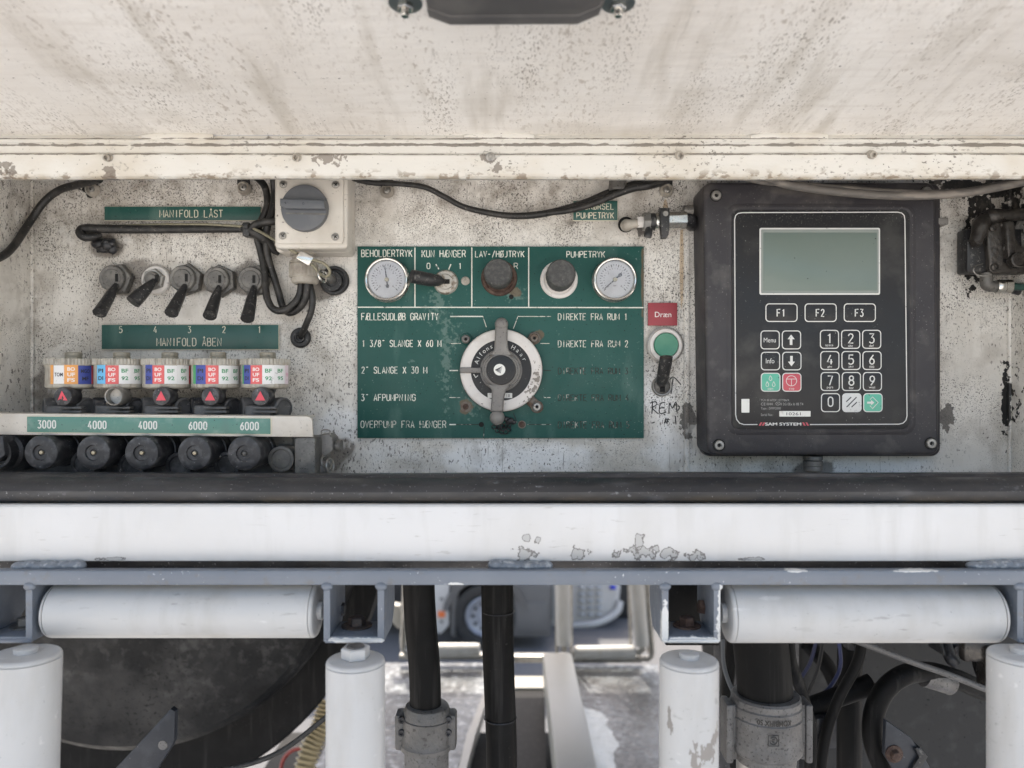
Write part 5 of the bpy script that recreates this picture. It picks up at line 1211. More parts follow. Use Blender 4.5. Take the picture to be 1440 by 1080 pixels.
obj('thin_wire', MB().ptube([(1382, 371, -.024), (1372, 374, -.028), (1369, 380, -.030), (1373, 386, -.030), (1384, 388, -.030), (1394, 386, -.030)], .0006, 6, 6), M_steel, t, angle=60)
obj('small_fitting', MB().tube([P(1425, 405, -.012), P(1436, 408, -.012), P(1452, 407, -.012)], .0055, 12, 3), M_dark, t, angle=60)

# ================================================================ COUPLING ROW AT THE LEFT
by = -.090
t = thing('number_bracket', 'cream painted bracket strip carrying the faded green tank number plate', 'bracket', P(220, 613, by))
out = [(X(-30, by), Z(611, by)), (X(-30, by), Z(581, by)), (X(431, by), Z(585.5, by)), (X(436, by), Z(587, by)), (X(439, by), Z(591, by)), (X(440, by), Z(614.5, by))]
obj('strip', MB().slab(out, by + .0025, by, .0006), M_brk, t)
b = MB(); b.add([(out[1][0], by + .0024, out[1][1] - .0002), (out[2][0], by + .0024, out[2][1] - .0002), (out[2][0], by + .03, out[2][1] - .0002), (out[1][0], by + .03, out[1][1] - .0002), (out[1][0], by + .0024, out[1][1] - .002), (out[2][0], by + .0024, out[2][1] - .002), (out[2][0], by + .03, out[2][1] - .002), (out[1][0], by + .03, out[1][1] - .002)], [(0, 1, 2, 3), (4, 5, 6, 7), (0, 1, 5, 4), (1, 2, 6, 5), (2, 3, 7, 6), (3, 0, 4, 7)])
obj('top_fold', b, M_brk, t)
t = thing('nameplate', 'faded green plate reading 3000 4000 4000 6000 6000 on the cream strip', 'sign', P(210, 611, by))
k = by - .0006
obj('plate_edge', MB().slab(rect(38, 382, 584.6, 608.5, k, 2.8), by - .0002, by - .0010, .0002), M_engplate, t)
obj('plate', MB().slab(rect(39, 380.6, 585.6, 607.6, k, 2.8), by - .0003, by - .0019, .0004), M_green3, t)
for s_, a, tl in (('3000', 53, 0), ('4000', 124, .8), ('4000', 195, 1.2), ('6000', 265.5, 1.9), ('6000', 338, 2.4)): obj('lettering', MB().engrave(s_, a, a + 25.5, 591.5 + tl, 602 + tl, by - .0019, 1.0), M_print, t, angle=0)

DR = 33.2 * (.706) / 1080; dy = -.05; yfr = dy - DR
stk = [
 (100.5, [('orange', 70.5, 74.5, None), ('white', 75, 90, ('TOM', 'black')), ('orange', 90, 110, ('BO|UF|FS', 'white')), ('blue', 110, 129, ('MGO|MF', 'black')), ('red', 129, 133, None)]),
 (168.2, [('sky', 136, 148, ('PI|DI', 'black')), ('red', 148, 167, ('BO|UF|FS', 'white')), ('white', 167, 184, ('BF|92', 'green')), ('white', 184, 200, ('BF|95', 'green'))]),
 (236, [('blue', 204, 214, ('PI|DI', 'black')), ('red', 214, 231, ('BO|UF|FS', 'white')), ('white', 231, 249.5, ('BF|92', 'green')), ('white', 249.5, 266, ('BF|95', 'green')), ('red', 266, 268.5, None)]),
 (303.8, [('green', 271, 275, None), ('blue', 275, 289, ('PI|DI', 'black')), ('red', 289, 307.5, ('BO|UF|FS', 'white')), ('white', 307.5, 325, ('BF|92', 'green')), ('white', 325, 336.5, ('BF|95', 'green'))]),
 (373.5, [('green', 340.5, 342.5, None), ('blue', 342.5, 352, ('PI|DI', 'black')), ('red', 352, 368.5, ('BO|UF|FS', 'white')), ('white', 368.5, 386.5, ('BF|92', 'green')), ('white', 386.5, 401, ('BF|95', 'green')), ('pink', 401, 406, ('98', 'pink'))]),
]
dlab = ['round product indicator drum with a white TOM label, leftmost in the row', 'round product indicator drum with a sky blue label beside its red one', 'round product indicator drum in the middle of the row of five',
        'round product indicator drum with a green and blue label, second from the right', 'round product indicator drum at the right end of the row, with pink text']
for i, (pc, ls) in enumerate(stk):
    c = Vector((X(pc, dy), dy, 0)); zt = Z(504, yfr); z1 = Z(512.5, yfr); z2 = Z(540.5, yfr); z3 = Z(545, yfr)
    t = thing('indicator_drum', dlab[i], 'indicator', (c.x, dy, z3), 'product indicator drums')
    obj('drum_body', MB().lathe((c.x, dy, z3), (0, 0, 1), [(DR * .80, -.0015), (DR * .96, 0), (DR * .985, .001), (DR * .985, z2 - z3), (DR * .975, z2 - z3 + .0004), (DR * .975, z1 - z3)], 56), M_drum, t)
    obj('knurled_rim', MB().lathe((c.x, dy, z1), (0, 0, 1), [(DR * .975, -.0002), (DR, 0), (DR, zt - z1 - .0008), (DR * .98, zt - z1), (0, zt - z1)], 184, lambda j: 1 + .03 * ((j // 2) % 2)), M_drum, t)
    obj('stud', MB().lathe((c.x + .002, dy, zt), (0, 0, 1), [(L(11.2, dy), -.0005), (L(11.2, dy), .0022), (L(10.4, dy), .0026), (L(11, dy), .003), (L(11, dy), .0058), (L(10, dy), .0064), (0, .0064)], 28), mat('stud_plastic', (.27, .25, .20), .35) if i == 0 else bpy.data.materials['stud_plastic'], t)
    for (cn, a, b_, tx) in ls:
        Rp = 33.2 * .706 / (D0 + yfr) * 1.0
        Rpx = DR * FP / (D0 + dy)
        def ang(px):
            # the picture column px met by the drum's surface
            u = (px - 720) / FP; lo, hi = -1.5, 1.5
            for _ in range(40):
                mid = (lo + hi) / 2
                v = (c.x + DR * math.sin(mid)) - u * (D0 + dy - DR * math.cos(mid))
                if v > 0: hi = mid
                else: lo = mid
            return (lo + hi) / 2
        a0, a1 = ang(a + .15), ang(b_ - .15)
        zz0, zz1 = z2 + .0002 + random.uniform(0, .0004), z1 - .0003 - random.uniform(0, .0006)
        o = obj('label_sticker', MB().patch_cyl((c.x, dy), DR * .99, a0, a1, zz0, zz1, .0004), C_STK[cn], t)
        if tx:
            rows = tx[0].split('|'); nr = len(rows); hh = (zz1 - zz0); lh = hh * (.19 if nr == 3 else .21); wd = min(.0075, abs(a1 - a0) * DR * .72)
            b = MB()
            for r_, s_ in enumerate(rows):
                zc = zz1 - hh * ((r_ + .75) / (nr + .5) if nr > 1 else .5)
                b.text_cyl(s_, (c.x, dy), DR * .99 + .00012, (a0 + a1) / 2, wd * (1.1 if len(s_) == 3 else .8), zc - lh / 2, zc + lh / 2)
            obj('lettering', b, T_STK[tx[1]], o, angle=0)

vlab = ['grey valve with a torn red triangle on its black knob, under the TOM drum', 'grey valve with an open metal ring in place of the triangle knob', 'grey valve with a red triangle knob under the middle drum',
        'grey valve with a red triangle knob, second from the right', 'grey valve with a red triangle knob at the right end of the row']
kpx = [88, 159.5, 226.5, 295.5, 366]
for i, (pc, ls) in enumerate(stk):
    cx_ = X(pc, -.045); t = thing('metering_valve', vlab[i], 'valve', (cx_, -.045, Z(582, -.06)), 'valves under the indicator drums')
    z0 = Z(600, -.06); q = L(1, -.06)
    obj('neck', MB().lathe((cx_ + .001, -.048, Z(572, -.06)), (0, 0, 1), [(15 * q, 0), (13 * q, .006), (12 * q, .010), (14 * q, .014), (16 * q, .0175)], 28), M_valve, t)
    obj('body', MB().box(cx_ - 19 * q, cx_ + 17 * q, -.066, -.03, z0, Z(570, -.066), .002), M_valve, t)
    for pyr in (573.5, 579):
        obj('rib', MB().box(X(pc - 17, -.069), X(pc + 15, -.069), -.0705, -.062, Z(pyr + 1.8, -.069), Z(pyr - 1.8, -.069), .0006), M_valve, t)
    for s_ in (-1, 1):
        cc = Vector((cx_ + s_ * 26 * q, -.052, Z(574, -.055)))
        obj('side_port', MB().lathe(cc, (s_ * .8, -.6 * 1, 0), [(15 * q, -.006), (15.5 * q, .0), (15 * q, .0034), (12.5 * q, .0044), (11.5 * q, .0030), (9 * q, .0024), (0, .0026)], 30), M_valve if (i + s_) % 2 else M_cap, t)
    ky = -.078; kc = P(kpx[i], 557.5, ky); q2 = L(1, ky)
    if i != 1:
        obj('knob', MB().lathe((kc[0], ky + .012, kc[2]), (0, -1, 0), [(12 * q2, -.006), (12 * q2, 0), (13 * q2, .002), (13 * q2, .0106), (12.2 * q2, .0117), (11 * q2, .0120), (0, .0120)], 32), M_cap, t)
        s_ = 1.0
        tri = [(0, 7.6), (-7.2, -5.6), (7.0, -5.6)] if i else [(-1, 8), (-1, 1.5), (1, -1), (-2.5, -1), (-3.5, -5), (-7, -5.6)]
        o2 = MB()
        if i: o2.slab([(kc[0] + a * q2, kc[2] + b_ * q2) for a, b_ in tri], ky + .0002, ky - .0003)
        else:
            for tr in ([(-1, 8), (-6.8, -5.6), (-3.2, -3.2), (-1.6, -4.2), (-.4, 1.5)], [(-1, 8), (-.2, 1.0), (2, -2.5), (.5, -5.2), (7, -5.6)]): o2.slab([(kc[0] + a * q2, kc[2] + b_ * q2) for a, b_ in tr], ky + .0002, ky - .0003)
        obj('red_triangle', o2, M_tri, t)
    else:
        obj('open_ring', MB().lathe((kc[0], ky + .012, kc[2]), (0, -1, 0), [(12 * q2, -.006), (12 * q2, .0), (13 * q2, .002), (13 * q2, .0114), (12.4 * q2, .012), (11.3 * q2, .0116), (11 * q2, .004), (0, .003)], 36), M_steel, t)

# row of black cam caps
cp = [57, 130.5, 198.5, 273, 343]
clab = ['leftmost black cam cap with white scuffs on its rim', 'black cam cap with a bright brass pin, under the first 4000', 'black cam cap at the middle of the row, under the second 4000', 'black cam cap with a pinkish pin, under the first 6000', 'rightmost black cam cap with a dark pin']
yc = -.100; q = L(1, yc)
for i, px in enumerate(cp):
    c = P(px, 636.5 + i * .3, yc)
    t = thing('cam_cap', clab[i], 'cap', (c.x, yc, c.z - 23 * q), 'black cam caps in the bottom row')
    b = Vector((c.x, yc + .045, c.z))
    obj('cap_shell', MB().lathe(b, (0, -1, 0), [(25.5 * q, 0), (25.5 * q, .012), (23.5 * q, .0125), (23.5 * q, .036), (24.3 * q, .0365), (24.3 * q, .0425), (23 * q, .0444), (20 * q, .0450), (17 * q, .0452), (11.2 * q, .0452), (10.4 * q, .0435), (5 * q, .0435), (4.4 * q, .0425), (0, .0425)], 48), M_cap, t)
    obj('pin', MB().lathe((c.x, yc + .003, c.z), (0, -1, 0), [(2.9 * q, 0), (2.9 * q, .0022), (2.3 * q, .0028), (0, .0030)], 14), M_brass if i != 4 else M_nut, t)
    a = MB()
    a.text_arc(['HAHN', 'ABEN', 'TRUCK', 'PUSH', 'OPEN'][i] * 0 + '- - - -', (c.x, c.z), 13.5 * q, 60, -60, 2.2 * q, yc - .0004) if False else None
for i, (px, py) in enumerate(((117, 652), (184, 655), (250.5, 655), (318.5, 654), (395, 645.5))):
    yr = -.078; c = P(px, py, yr); q3 = L(1, yr)
    b = MB().lathe((c.x, yr + .02, c.z), (0, -1, 0), [(18 * q3, 0), (19 * q3, .004), (19 * q3, .018), (18 * q3, .0198), (14 * q3, .020), (12.8 * q3, .0185), (12 * q3, .0185), (0, .0190)], 36)
    lb = ['dusty grey ring cap partly behind the second black cap', 'dusty grey ring cap partly behind the third black cap', 'dusty grey ring cap partly behind the fourth black cap', 'dusty grey ring cap partly behind the rightmost black cap', 'fully visible dusty grey ring cap left of the metal post'][i]
    obj('ring_cap', b, M_nut if i == 4 else M_cap, label=lb, cat='cap', group='ring caps behind the cam caps', at=(c.x, yr, c.z - 19 * q3))
# coupling body cut by the left edge
t = thing('hose_coupling', 'dark hose coupling body cut by the left edge of the photo', 'coupling', P(-5, 660, -.09))
c = P(-6, 637, -.095)
obj('body', MB().lathe((c.x, -.05, c.z), (0, -1, 0), [(30 * q, 0), (30 * q, .028), (28 * q, .034), (24 * q, .036), (22 * q, .045), (18 * q, .045), (16 * q, .036), (0, .036)], 36), M_dark, t)
obj('cam_ear', MB().slab([(X(-12, -.098), Z(616, -.098)), (X(6, -.098), Z(612, -.098)), (X(9, -.098), Z(640, -.098)), (X(-4, -.098), Z(650, -.098))], -.08, -.100, .002), M_cap, t)
# shelf things behind the caps
t = thing('manifold_block', 'dark grey manifold block behind the row of black caps', 'block', P(220, 665, -.03))
obj('block', MB().box(X(-20, -.04), X(415, -.04), -.052, -.012, FLZ, Z(612, -.04), .002), M_valve, t)
obj('end_plate', MB().box(X(385, -.055), X(414, -.055), -.060, -.054, Z(668, -.055), Z(608, -.055), .001), M_nut, t)
b = MB().box(X(413, -.088), X(444, -.088), -.088, -.060, FLZ, Z(614, -.088), .0035)
obj('metal_post', b, M_nut, label='square dull metal post below the right end of the cream strip', cat='post', at=(X(428, -.07), -.07, FLZ))
t = thing('drain_cock', 'small grimy drain cock with a round knob right of the metal post', 'valve', P(458, 664, -.06))
k = -.066
obj('body', MB().slab([(X(a, k), Z(c_, k)) for a, c_ in ((446, 612), (462, 610), (468, 616), (468, 634), (460, 640), (452, 652), (446, 655))], -.045, k, .002), M_cast, t)
obj('stem', MB().tube([P(464, 627, k + .006), P(474, 627, k + .006)], .0038, 12, 0), M_nut, t)
obj('knob', MB().lathe(P(472.5, 626.5, k + .006), (1, -.1, 0), [(.0046, 0), (.0056, .001), (.0056, .0045), (.005, .0052), (0, .0052)], 20), M_nut, t)
obj('bail', MB().ptube([(452, 611, k), (453, 605, k), (463, 605, k), (464, 612, k)], .0007, 6, 3), M_steel, t)
obj('lower_body', MB().tube([P(446, 656, k), P(456, 657, k), P(462, 655, k)], [.0075, .0070, .0050], 16, 3), M_cast, t, angle=60)
obj('wing', MB().torus(P(464, 655, k - .002), (1, -.3, .1), .0062, .0010, 22, 6), M_steel, t)
obj('wing', MB().torus(P(459, 650, k - .002), (1, -.5, .4), .0062, .0010, 22, 6), M_steel, t)

# ================================================================ UNDER THE FRAME
M_tank = mat('sooty_tank_steel', (.009, .009, .009), .6, .1, [dict(s=8, lo=.45, hi=.70, c=(.048, .046, .044), a=.9, det=6), dict(s=70, lo=.5, hi=.66, c=(.085, .082, .078), a=.6, det=7, mod=(8, .4, .6), seed=3),
    dict(s=200, lo=.56, hi=.66, c=(.004, .004, .004), a=.8, det=5, mod=(12, .4, .6), seed=5),
    dict(s=16, st=(1, 1, .5), lo=0, hi=.25, c=(.003, .003, .003), a=1, det=6, at=spots([(425, 960, 90, 110), (400, 905, 30, 40), (340, 1040, 70, 30)], .14, .3), k=2.2, seed=6)], bump=(60, .5, .0030), rvar=.1, spec=.25)
yd = .26; c = P(165, 738, yd); q = L(1, yd)
t = thing('black_tank', 'large round sooty black tank behind the left rollers', 'tank', (c.x, yd, c.z - 330 * q))
rr0 = 330 * q
obj('tank_end', MB().lathe((c.x, yd + .10, c.z), (0, -1, 0), [(rr0 * 1.0, -.5), (rr0 * 1.0, .06), (rr0 * .985, .085), (rr0 * .95, .097), (rr0 * .6, .112), (rr0 * .3, .118), (0, .12)], 96), M_tank, t)
rw = 398 * L(1, yd + .12); fc = P(142, 738, yd + .12)
obj('tank_flange', MB().lathe((fc.x, yd + .14, fc.z), (0, -1, 0), [(rw * .97, -.06), (rw, -.055), (rw, .012), (rw * .99, .016), (rw * .8, .016)], 96), M_hose, t)
obj('flange_lip', MB().torus((c.x, yd + .035, c.z), (0, 1, 0), rr0 * .99, .0016, 96, 6), M_cast, t)
M_slate = mat('slate_steel_plate', (.014, .018, .026), .45, .1, [dict(s=60, lo=.5, hi=.7, c=(.04, .045, .055), a=.6, det=5), dict(s=260, lo=.68, hi=.72, c=(.2, .19, .18), a=.7, det=4, seed=2)], bump=(100, .4, .001))
y = .06
t = thing('steel_bracket', 'slate grey steel bracket plate with one hole in front of the black tank', 'bracket', P(200, 1080, y))
obj('plate', MB().slab([(X(a, y), Z(c_, y)) for a, c_ in ((240, 997), (246, 1001), (245, 1042), (240, 1052), (222, 1080), (205, 1130), (120, 1130), (163, 1080))], y + .008, y, .001), M_slate, t)
obj('hole', MB().lathe(P(229, 1048, y - .0001), (0, -1, 0), [(L(8, y), -.002), (L(6.5, y), .0004), (0, .0004)], 18), M_castd, t)
y = .9
b = MB().tube([P(330, 1100, y), P(392, 1100, y)], .01, 8, 0)
# corrugated hose
b = MB(); pts = catmull([P(462, 985, .7), P(452, 1020, .68), P(436, 1055, .66), P(424, 1100, .64)], 16)
b.tube(pts, lambda f: .019 + .0026 * math.sin(f * 2 * math.pi * 24), 22, 1)
b2 = MB()
pp = [p + (pts[min(i + 1, len(pts) - 1)] - pts[i]) * 0 for i, p in enumerate(pts)]
fine = []
for i in range(len(pts) - 1):
    for k in range(6): fine.append(pts[i].lerp(pts[i + 1], k / 6))
b2.tube(fine, lambda f: .0185 + .0026 * math.sin(f * 2 * math.pi * 17), 22, 0)
obj('corrugated_hose', b2, flat('hose_beige', (.34, .28, .17)), label='beige corrugated hose hanging behind the left upright roller', cat='hose', angle=70, at=P(436, 1080, .66))
# vertical black hoses
cable('black rubber hose hanging down into a cast clamp coupling', [(590, 780, -.02), (589, 823, -.02), (592, 880, -.02), (597, 940, -.02), (599, 1010, -.02)], [.0148, .0152, .0152, .0150, .0150], M_hose, 'hose', 'rubber_hose', seg=28)
b = MB().ptube([(697, 780, .0), (699, 823, .0), (700, 900, .0), (702, 960, .0), (705, 1040, .0), (706, 1120, .0)], [.0158, .0158, .0155, .0153, .0152, .0154], 28, 7)
t = thing('rubber_hose', 'straight black rubber hose hanging near the middle of the opening', 'hose', P(705, 1120, .0))
obj('hose_body', b, M_hose, t, angle=60)
for py in (859, 1009):
    obj('hose_band', MB().torus(P(700.5 if py < 900 else 703.5, py, .0), (0, 0, 1), .0158, .0006, 32, 6), M_dark, t)
cz = P(601, 990, -.02); q = L(1, -.02)
t = thing('clamp_coupling', 'cast grey hose clamp coupling below the left black hose', 'coupling', (cz.x, -.02, Z(1110, -.02)))
obj('clamp_shell', MB().lathe((cz.x, -.02, Z(990, -.02)), (-.03, 0, -1), [(27 * q, 0), (30 * q, 2 * q), (33 * q, 10 * q), (34 * q, 16 * q), (35.4 * q, 17 * q), (34.2 * q, 19 * q), (35 * q, 50 * q), (37 * q, 53 * q), (36 * q, 60 * q), (30 * q, 61 * q)], 48), M_castm, t)
for s_, dx in ((1, 33), (-1, -36)):
    b = MB().box(cz.x + dx * q - 8 * q, cz.x + dx * q + 8 * q, -.030, -.010, Z(1050, -.02), Z(1000, -.02), .003); obj('clamp_ear', b, M_castm, t)
    for py in (1012, 1030):
        obj('clamp_screw', MB().lathe((cz.x + dx * q - s_ * 2 * q, -.0305, Z(py, -.03)), (0, -1, 0), [(5 * q, -.002), (4.6 * q, .002), (2.6 * q, .0022), (2.4 * q, .0005), (0, .0005)], 14), M_dark, t)
obj('coupling_nut', MB().lathe((cz.x - .001, -.02, Z(1046, -.02)), (0, 0, -1), [(32 * q, 0), (33 * q, 3 * q), (33 * q, 30 * q), (31 * q, 32 * q), (29 * q, 34 * q), (29 * q, 80 * q)], 8, ph=.3), M_castd, t)
# right hand coupling with cast lettering
yk = -.04; q = L(1, yk); cx_ = X(1077, yk)
cable('wide black hose above the cast coupling at the right', [(1064, 800, yk), (1066, 870, yk), (1072, 930, yk), (1077, 990, yk)], .0250, M_hose, 'hose', 'rubber_hose', seg=32)
t = thing('hose_coupling', 'large cast grey hose coupling with raised lettering at the lower right', 'coupling', (cx_, yk, Z(1120, yk)))
Rk = 50 * q
obj('coupling_shell', MB().lathe((cx_, yk, Z(975, yk)), (0, 0, -1), [(Rk * .72, -1 * q), (Rk * .90, 0), (Rk * .95, 3 * q), (Rk * .955, 11 * q), (Rk * .985, 13 * q), (Rk * .96, 15 * q), (Rk * .96, 26 * q), (Rk * .99, 28 * q), (Rk * .965, 30 * q), (Rk * .97, 62 * q), (Rk * 1.01, 68 * q), (Rk * .98, 76 * q), (Rk * .90, 79 * q), (Rk * .82, 79 * q), (Rk * .82, 92 * q)], 64), M_castd, t)
for s_ in (-1, 1):
    b = MB().box(cx_ + s_ * Rk * 1.10 - .0035, cx_ + s_ * Rk * 1.10 + .0035, yk - .012, yk + .012, Z(1066, yk), Z(984, yk), .0025)
    b.box(cx_ + s_ * Rk * .98 - .003, cx_ + s_ * Rk * .98 + .003, yk - .009, yk + .009, Z(1062, yk), Z(986, yk), .001)
    obj('clamp_flange', b, M_castd, t)
b = MB().text_cyl('KOMBIFIX 50', (cx_, yk), Rk * .975, -.08, 46 * q, Z(1000.5, yk), Z(993, yk), rot=1)
obj('cast_lettering', b, mat('cast_letter', (.035, .033, .03), .6, .3), t, angle=0)
b = MB(); yy = yk - Rk * .985
e = (cx_ - 6 * q, Z(1019, yk))
b.stroke([(e[0] - 7 * q, e[1] - 7 * q), (e[0] + 7 * q, e[1] - 7 * q), (e[0] + 7 * q, e[1] + 7 * q), (e[0] - 7 * q, e[1] + 7 * q), (e[0] - 7 * q, e[1] - 7 * q)], .6 * q, yy)
b.stroke([(e[0] + 5 * q * math.cos(R(a)), e[1] + 5 * q * math.sin(R(a))) for a in range(200, 520, 20)], .7 * q, yy)
b.stroke([(e[0] + 2 * q * math.cos(R(a)), e[1] + 2 * q * math.sin(R(a))) for a in range(40, 340, 30)], .6 * q, yy)
obj('cast_emblem', b, mat('cast_emblem', (.03, .03, .028), .6, .3), t, angle=0)
obj('lower_pipe', MB().lathe((cx_, yk, Z(1058, yk)), (0, 0, -1), [(Rk * .76, 0), (Rk * .80, 2 * q), (Rk * .82, 80 * q)], 48, lambda i: 1 + .012 * ((i // 4) % 2)), M_steel, t)
# grey back panel and pipes at the right
M_bp = mat('dim_grey_panel_paint', (.030, .030, .030), .6, 0, [dict(s=9, lo=.42, hi=.7, c=(.03, .03, .03), a=.8, det=5), dict(s=50, lo=.55, hi=.7, c=(.055, .055, .055), a=.5, det=4, seed=3), dict(s=200, lo=.66, hi=.70, c=(.004, .004, .004), a=.9, det=4, seed=5)], spec=.2)
y = .30
t = thing('side_tank', 'dim grey painted side tank behind the right hand hoses', 'tank', P(1300, 1130, y))
obj('tank_face', MB().slab(rr(X(1112, y), X(1600, y), Z(1130, y), Z(740, y), .05), y + .5, y, .03, 4), M_bp, t)
cable('black curved hose arching behind the right upright roller', [(1420, 980, .10), (1385, 972, .09), (1345, 955, .07), (1305, 945, .06), (1270, 950, .05), (1243, 972, .05), (1229, 1005, .05), (1228, 1040, .05), (1240, 1075, .05), (1262, 1120, .06)], .0105, M_hose, 'hose', 'rubber_hose', seg=20)
b = MB().ptube([(1299, 949, .062), (1322, 956, .064), (1336, 961, .066)], .0122, 20, 4)
obj('hose_clip', b, M_castd, label='pale metal clip round the arching black hose', cat='clip', angle=60)
cable('thin steel rod sloping down to the right behind the roller', [(1180, 892, .03), (1222, 908, .03), (1280, 930, .03), (1340, 951, .03), (1400, 975, .03)], .0032, M_castd, 'rod', 'steel_rod')
cable('upright black pipe beside the wide hose at the right', [(1196, 850, .12), (1195, 950, .12), (1194, 1120, .12)], .0135, M_hose, 'pipe', 'black_pipe', seg=20)
cable('black pipe stub crossing in front of the upright pipe', [(1120, 1003, .08), (1160, 987, .08), (1200, 972, .08), (1226, 963, .08)], [.011, .0105, .0105, .012], M_hose, 'pipe', 'black_pipe', seg=18)
cable('slanting black pipe behind the wide hose', [(1135, 905, .16), (1165, 940, .16), (1185, 990, .16), (1200, 1040, .16)], .009, M_hose, 'pipe', 'black_pipe', seg=14)
for i, (pts, lb, cc_) in enumerate(((([(1178, 890, .1), (1182, 935, .1), (1168, 965, .1), (1148, 985, .1), (1130, 1010, .1)]), 'thin blue cable curving beside the slanting pipe', (.02, .03, .10)),
        (([(1150, 890, .12), (1140, 930, .12), (1122, 965, .12), (1128, 1000, .12)]), 'thin dark blue cable right of the wide hose', (.02, .025, .07)),
        (([(1016, 900, .02), (1018, 935, .02), (1026, 962, .02), (1038, 985, .02)]), 'thin grey cable left of the wide hose', (.10, .11, .12)),
        (([(1160, 880, .14), (1150, 940, .14), (1130, 990, .14), (1118, 1040, .14)]), 'thin black cable sloping behind the wide hose', (.02, .02, .02)),
        (([(1005, 930, .05), (1014, 990, .05), (1030, 1030, .05), (1050, 1080, .05)]), 'thin black cable left of the cast coupling', (.02, .02, .02)))):
    cable(lb, pts, .0022, mat('cable_tone_%s' % 'abcde'[i], cc_, .5), seg=8)
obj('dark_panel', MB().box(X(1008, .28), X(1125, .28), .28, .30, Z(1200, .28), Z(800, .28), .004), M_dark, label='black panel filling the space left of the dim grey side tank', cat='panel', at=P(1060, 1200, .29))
y = .02
t = thing('steel_bracket', 'slate steel bracket arm with a rusty bolt at the lower right', 'bracket', P(1270, 1120, y))
obj('plate', MB().slab([(X(a, y), Z(c_, y)) for a, c_ in ((1246, 1013), (1282, 1038), (1306, 1076), (1330, 1130), (1285, 1130), (1254, 1078), (1244, 1062))], y + .006, y, .001), M_slate, t)
obj('strap', MB().slab([(X(a, y), Z(c_, y)) for a, c_ in ((1284, 1050), (1292, 1049), (1302, 1062), (1282, 1095), (1272, 1090), (1290, 1062))], y + .008, y - .004, .001), M_rub, t)
bolt(t, P(1257, 1060, y), (0, -1, 0), L(7, y), M_rust)
cable('black cable running down behind the right bracket', [(1330, 905, .08), (1336, 925, .06), (1343, 932, .06)], .006, M_dark, 'bracket', 'hook_bracket')
b = MB().box(X(1380, .05), X(1412, .05), .04, .06, Z(968, .05), Z(905, .05), .002); b.box(X(1352, .05), X(1392, .05), .045, .058, Z(930, .05), Z(900, .05), .004)
obj('mounting_plate', b, M_gb, label='small rough mounting plate between the right roller and the rod', cat='bracket', at=P(1395, 968, .05))

# crowd of smaller lines behind the wide hose
for pts, rr_, m_, lb in (
    ([(1108, 880, .0), (1112, 930, .0), (1128, 975, .02), (1140, 1030, .04), (1138, 1110, .04)], .0060, M_hose, 'black air line close beside the wide hose, bending right'),
    ([(1215, 880, .05), (1206, 930, .05), (1178, 985, .05), (1160, 1040, .05), (1152, 1110, .05)], .0055, M_hose, 'black air line crossing the upright pipe'),
    ([(1040, 1110, .1), (1030, 1040, .1), (1022, 980, .1), (1030, 900, .1)], .0070, M_hose, 'black line left of the wide hose, running straight down'),
    ([(1385, 900, .1), (1376, 930, .1), (1390, 965, .1), (1410, 990, .1)], .0065, M_hose, 'black line beside the small rough mounting plate'),
    ([(150, 1110, .12), (260, 1092, .12), (380, 1064, .12), (470, 1000, .12)], .0030, M_cable, 'thin black line hanging below the black tank')):
    cable(lb, pts, rr_, m_, 'line', 'air_line', seg=12)
for px, py, y_, w_, h_ in ((1163, 1032, .06, 30, 44), (1205, 905, .1, 26, 22), (1344, 912, .12, 40, 20)):
    b = MB().box(X(px - w_ / 2, y_), X(px + w_ / 2, y_), y_, y_ + .03, Z(py + h_ / 2, y_), Z(py - h_ / 2, y_), .003)
    b.lathe(P(px, py, y_), (0, -1, 0), [(L(6, y_), 0), (L(6, y_), .005), (0, .005)], 6)
    obj('junction_block', b, M_dark, label='small black junction block ' + {1163: 'low beside the cast coupling', 1205: 'high beside the upright pipe', 1344: 'above the arching black hose'}[px], cat='fitting', at=P(px, py, y_ + .015))

# ================================================================ DECK AND FAR ROLLER FRAME
M_deck = mat('worn_deck_plate', (.055, .060, .066), .4, .2, [dict(s=9, lo=.45, hi=.65, c=(.15, .165, .18), a=.7, det=6), dict(s=60, st=(1, .6, 1), lo=.52, hi=.64, c=(.28, .30, .32), a=.7, det=5, seed=2)], bump=(45, .5, .008), rvar=.15)
M_deck2 = mat('oily_deck_plate', (.020, .022, .025), .4, .1, [dict(s=9, lo=.48, hi=.62, c=(.10, .11, .12), a=.8, det=6), dict(s=70, lo=.50, hi=.60, c=(.22, .24, .26), a=.7, det=6, mod=(7, .40, .6), seed=2), dict(s=12, lo=0, hi=.06, c=(.42, .46, .48), a=.95, det=4, at=[(.17, 1.02, -.84, .07, .26, .05), (.155, 1.20, -.84, .045, .10, .05)], k=1.2, seed=3)], bump=(45, .5, .008), rvar=.15)  # the pale spots paint a sunlit patch into the deck colour
M_pale = mat('pale_frame_paint', (.36, .35, .32), .45, 0, [dict(s=12, lo=.45, hi=.7, c=(.34, .33, .29), a=.6, det=4)])
zd = -.84
def G(px, py): # a point of the deck plane
    d = -zd * FP / (py - 540); return ((px - 720) * d / FP, d - D0)
def deck_poly(pts, z0, z1):
    v = [G(*p) for p in pts]; n = len(v); b = MB()
    b.v = [(x, y, z1) for x, y in v] + [(x, y, z0) for x, y in v]
    b.f = [tuple(range(n)), tuple(range(n, 2 * n))] + [(i, (i + 1) % n, n + (i + 1) % n, n + i) for i in range(n)]
    return b
t = thing('walk_deck', 'worn metal walkway deck in two panels seen below the frame, partly sunlit', 'deck', (0, 1.4, zd))
obj('deck_panel', deck_poly([(530, 932), (723, 932), (680, 975), (655, 1040), (615, 1180), (380, 1180)], zd - .02, zd), M_deck, t)
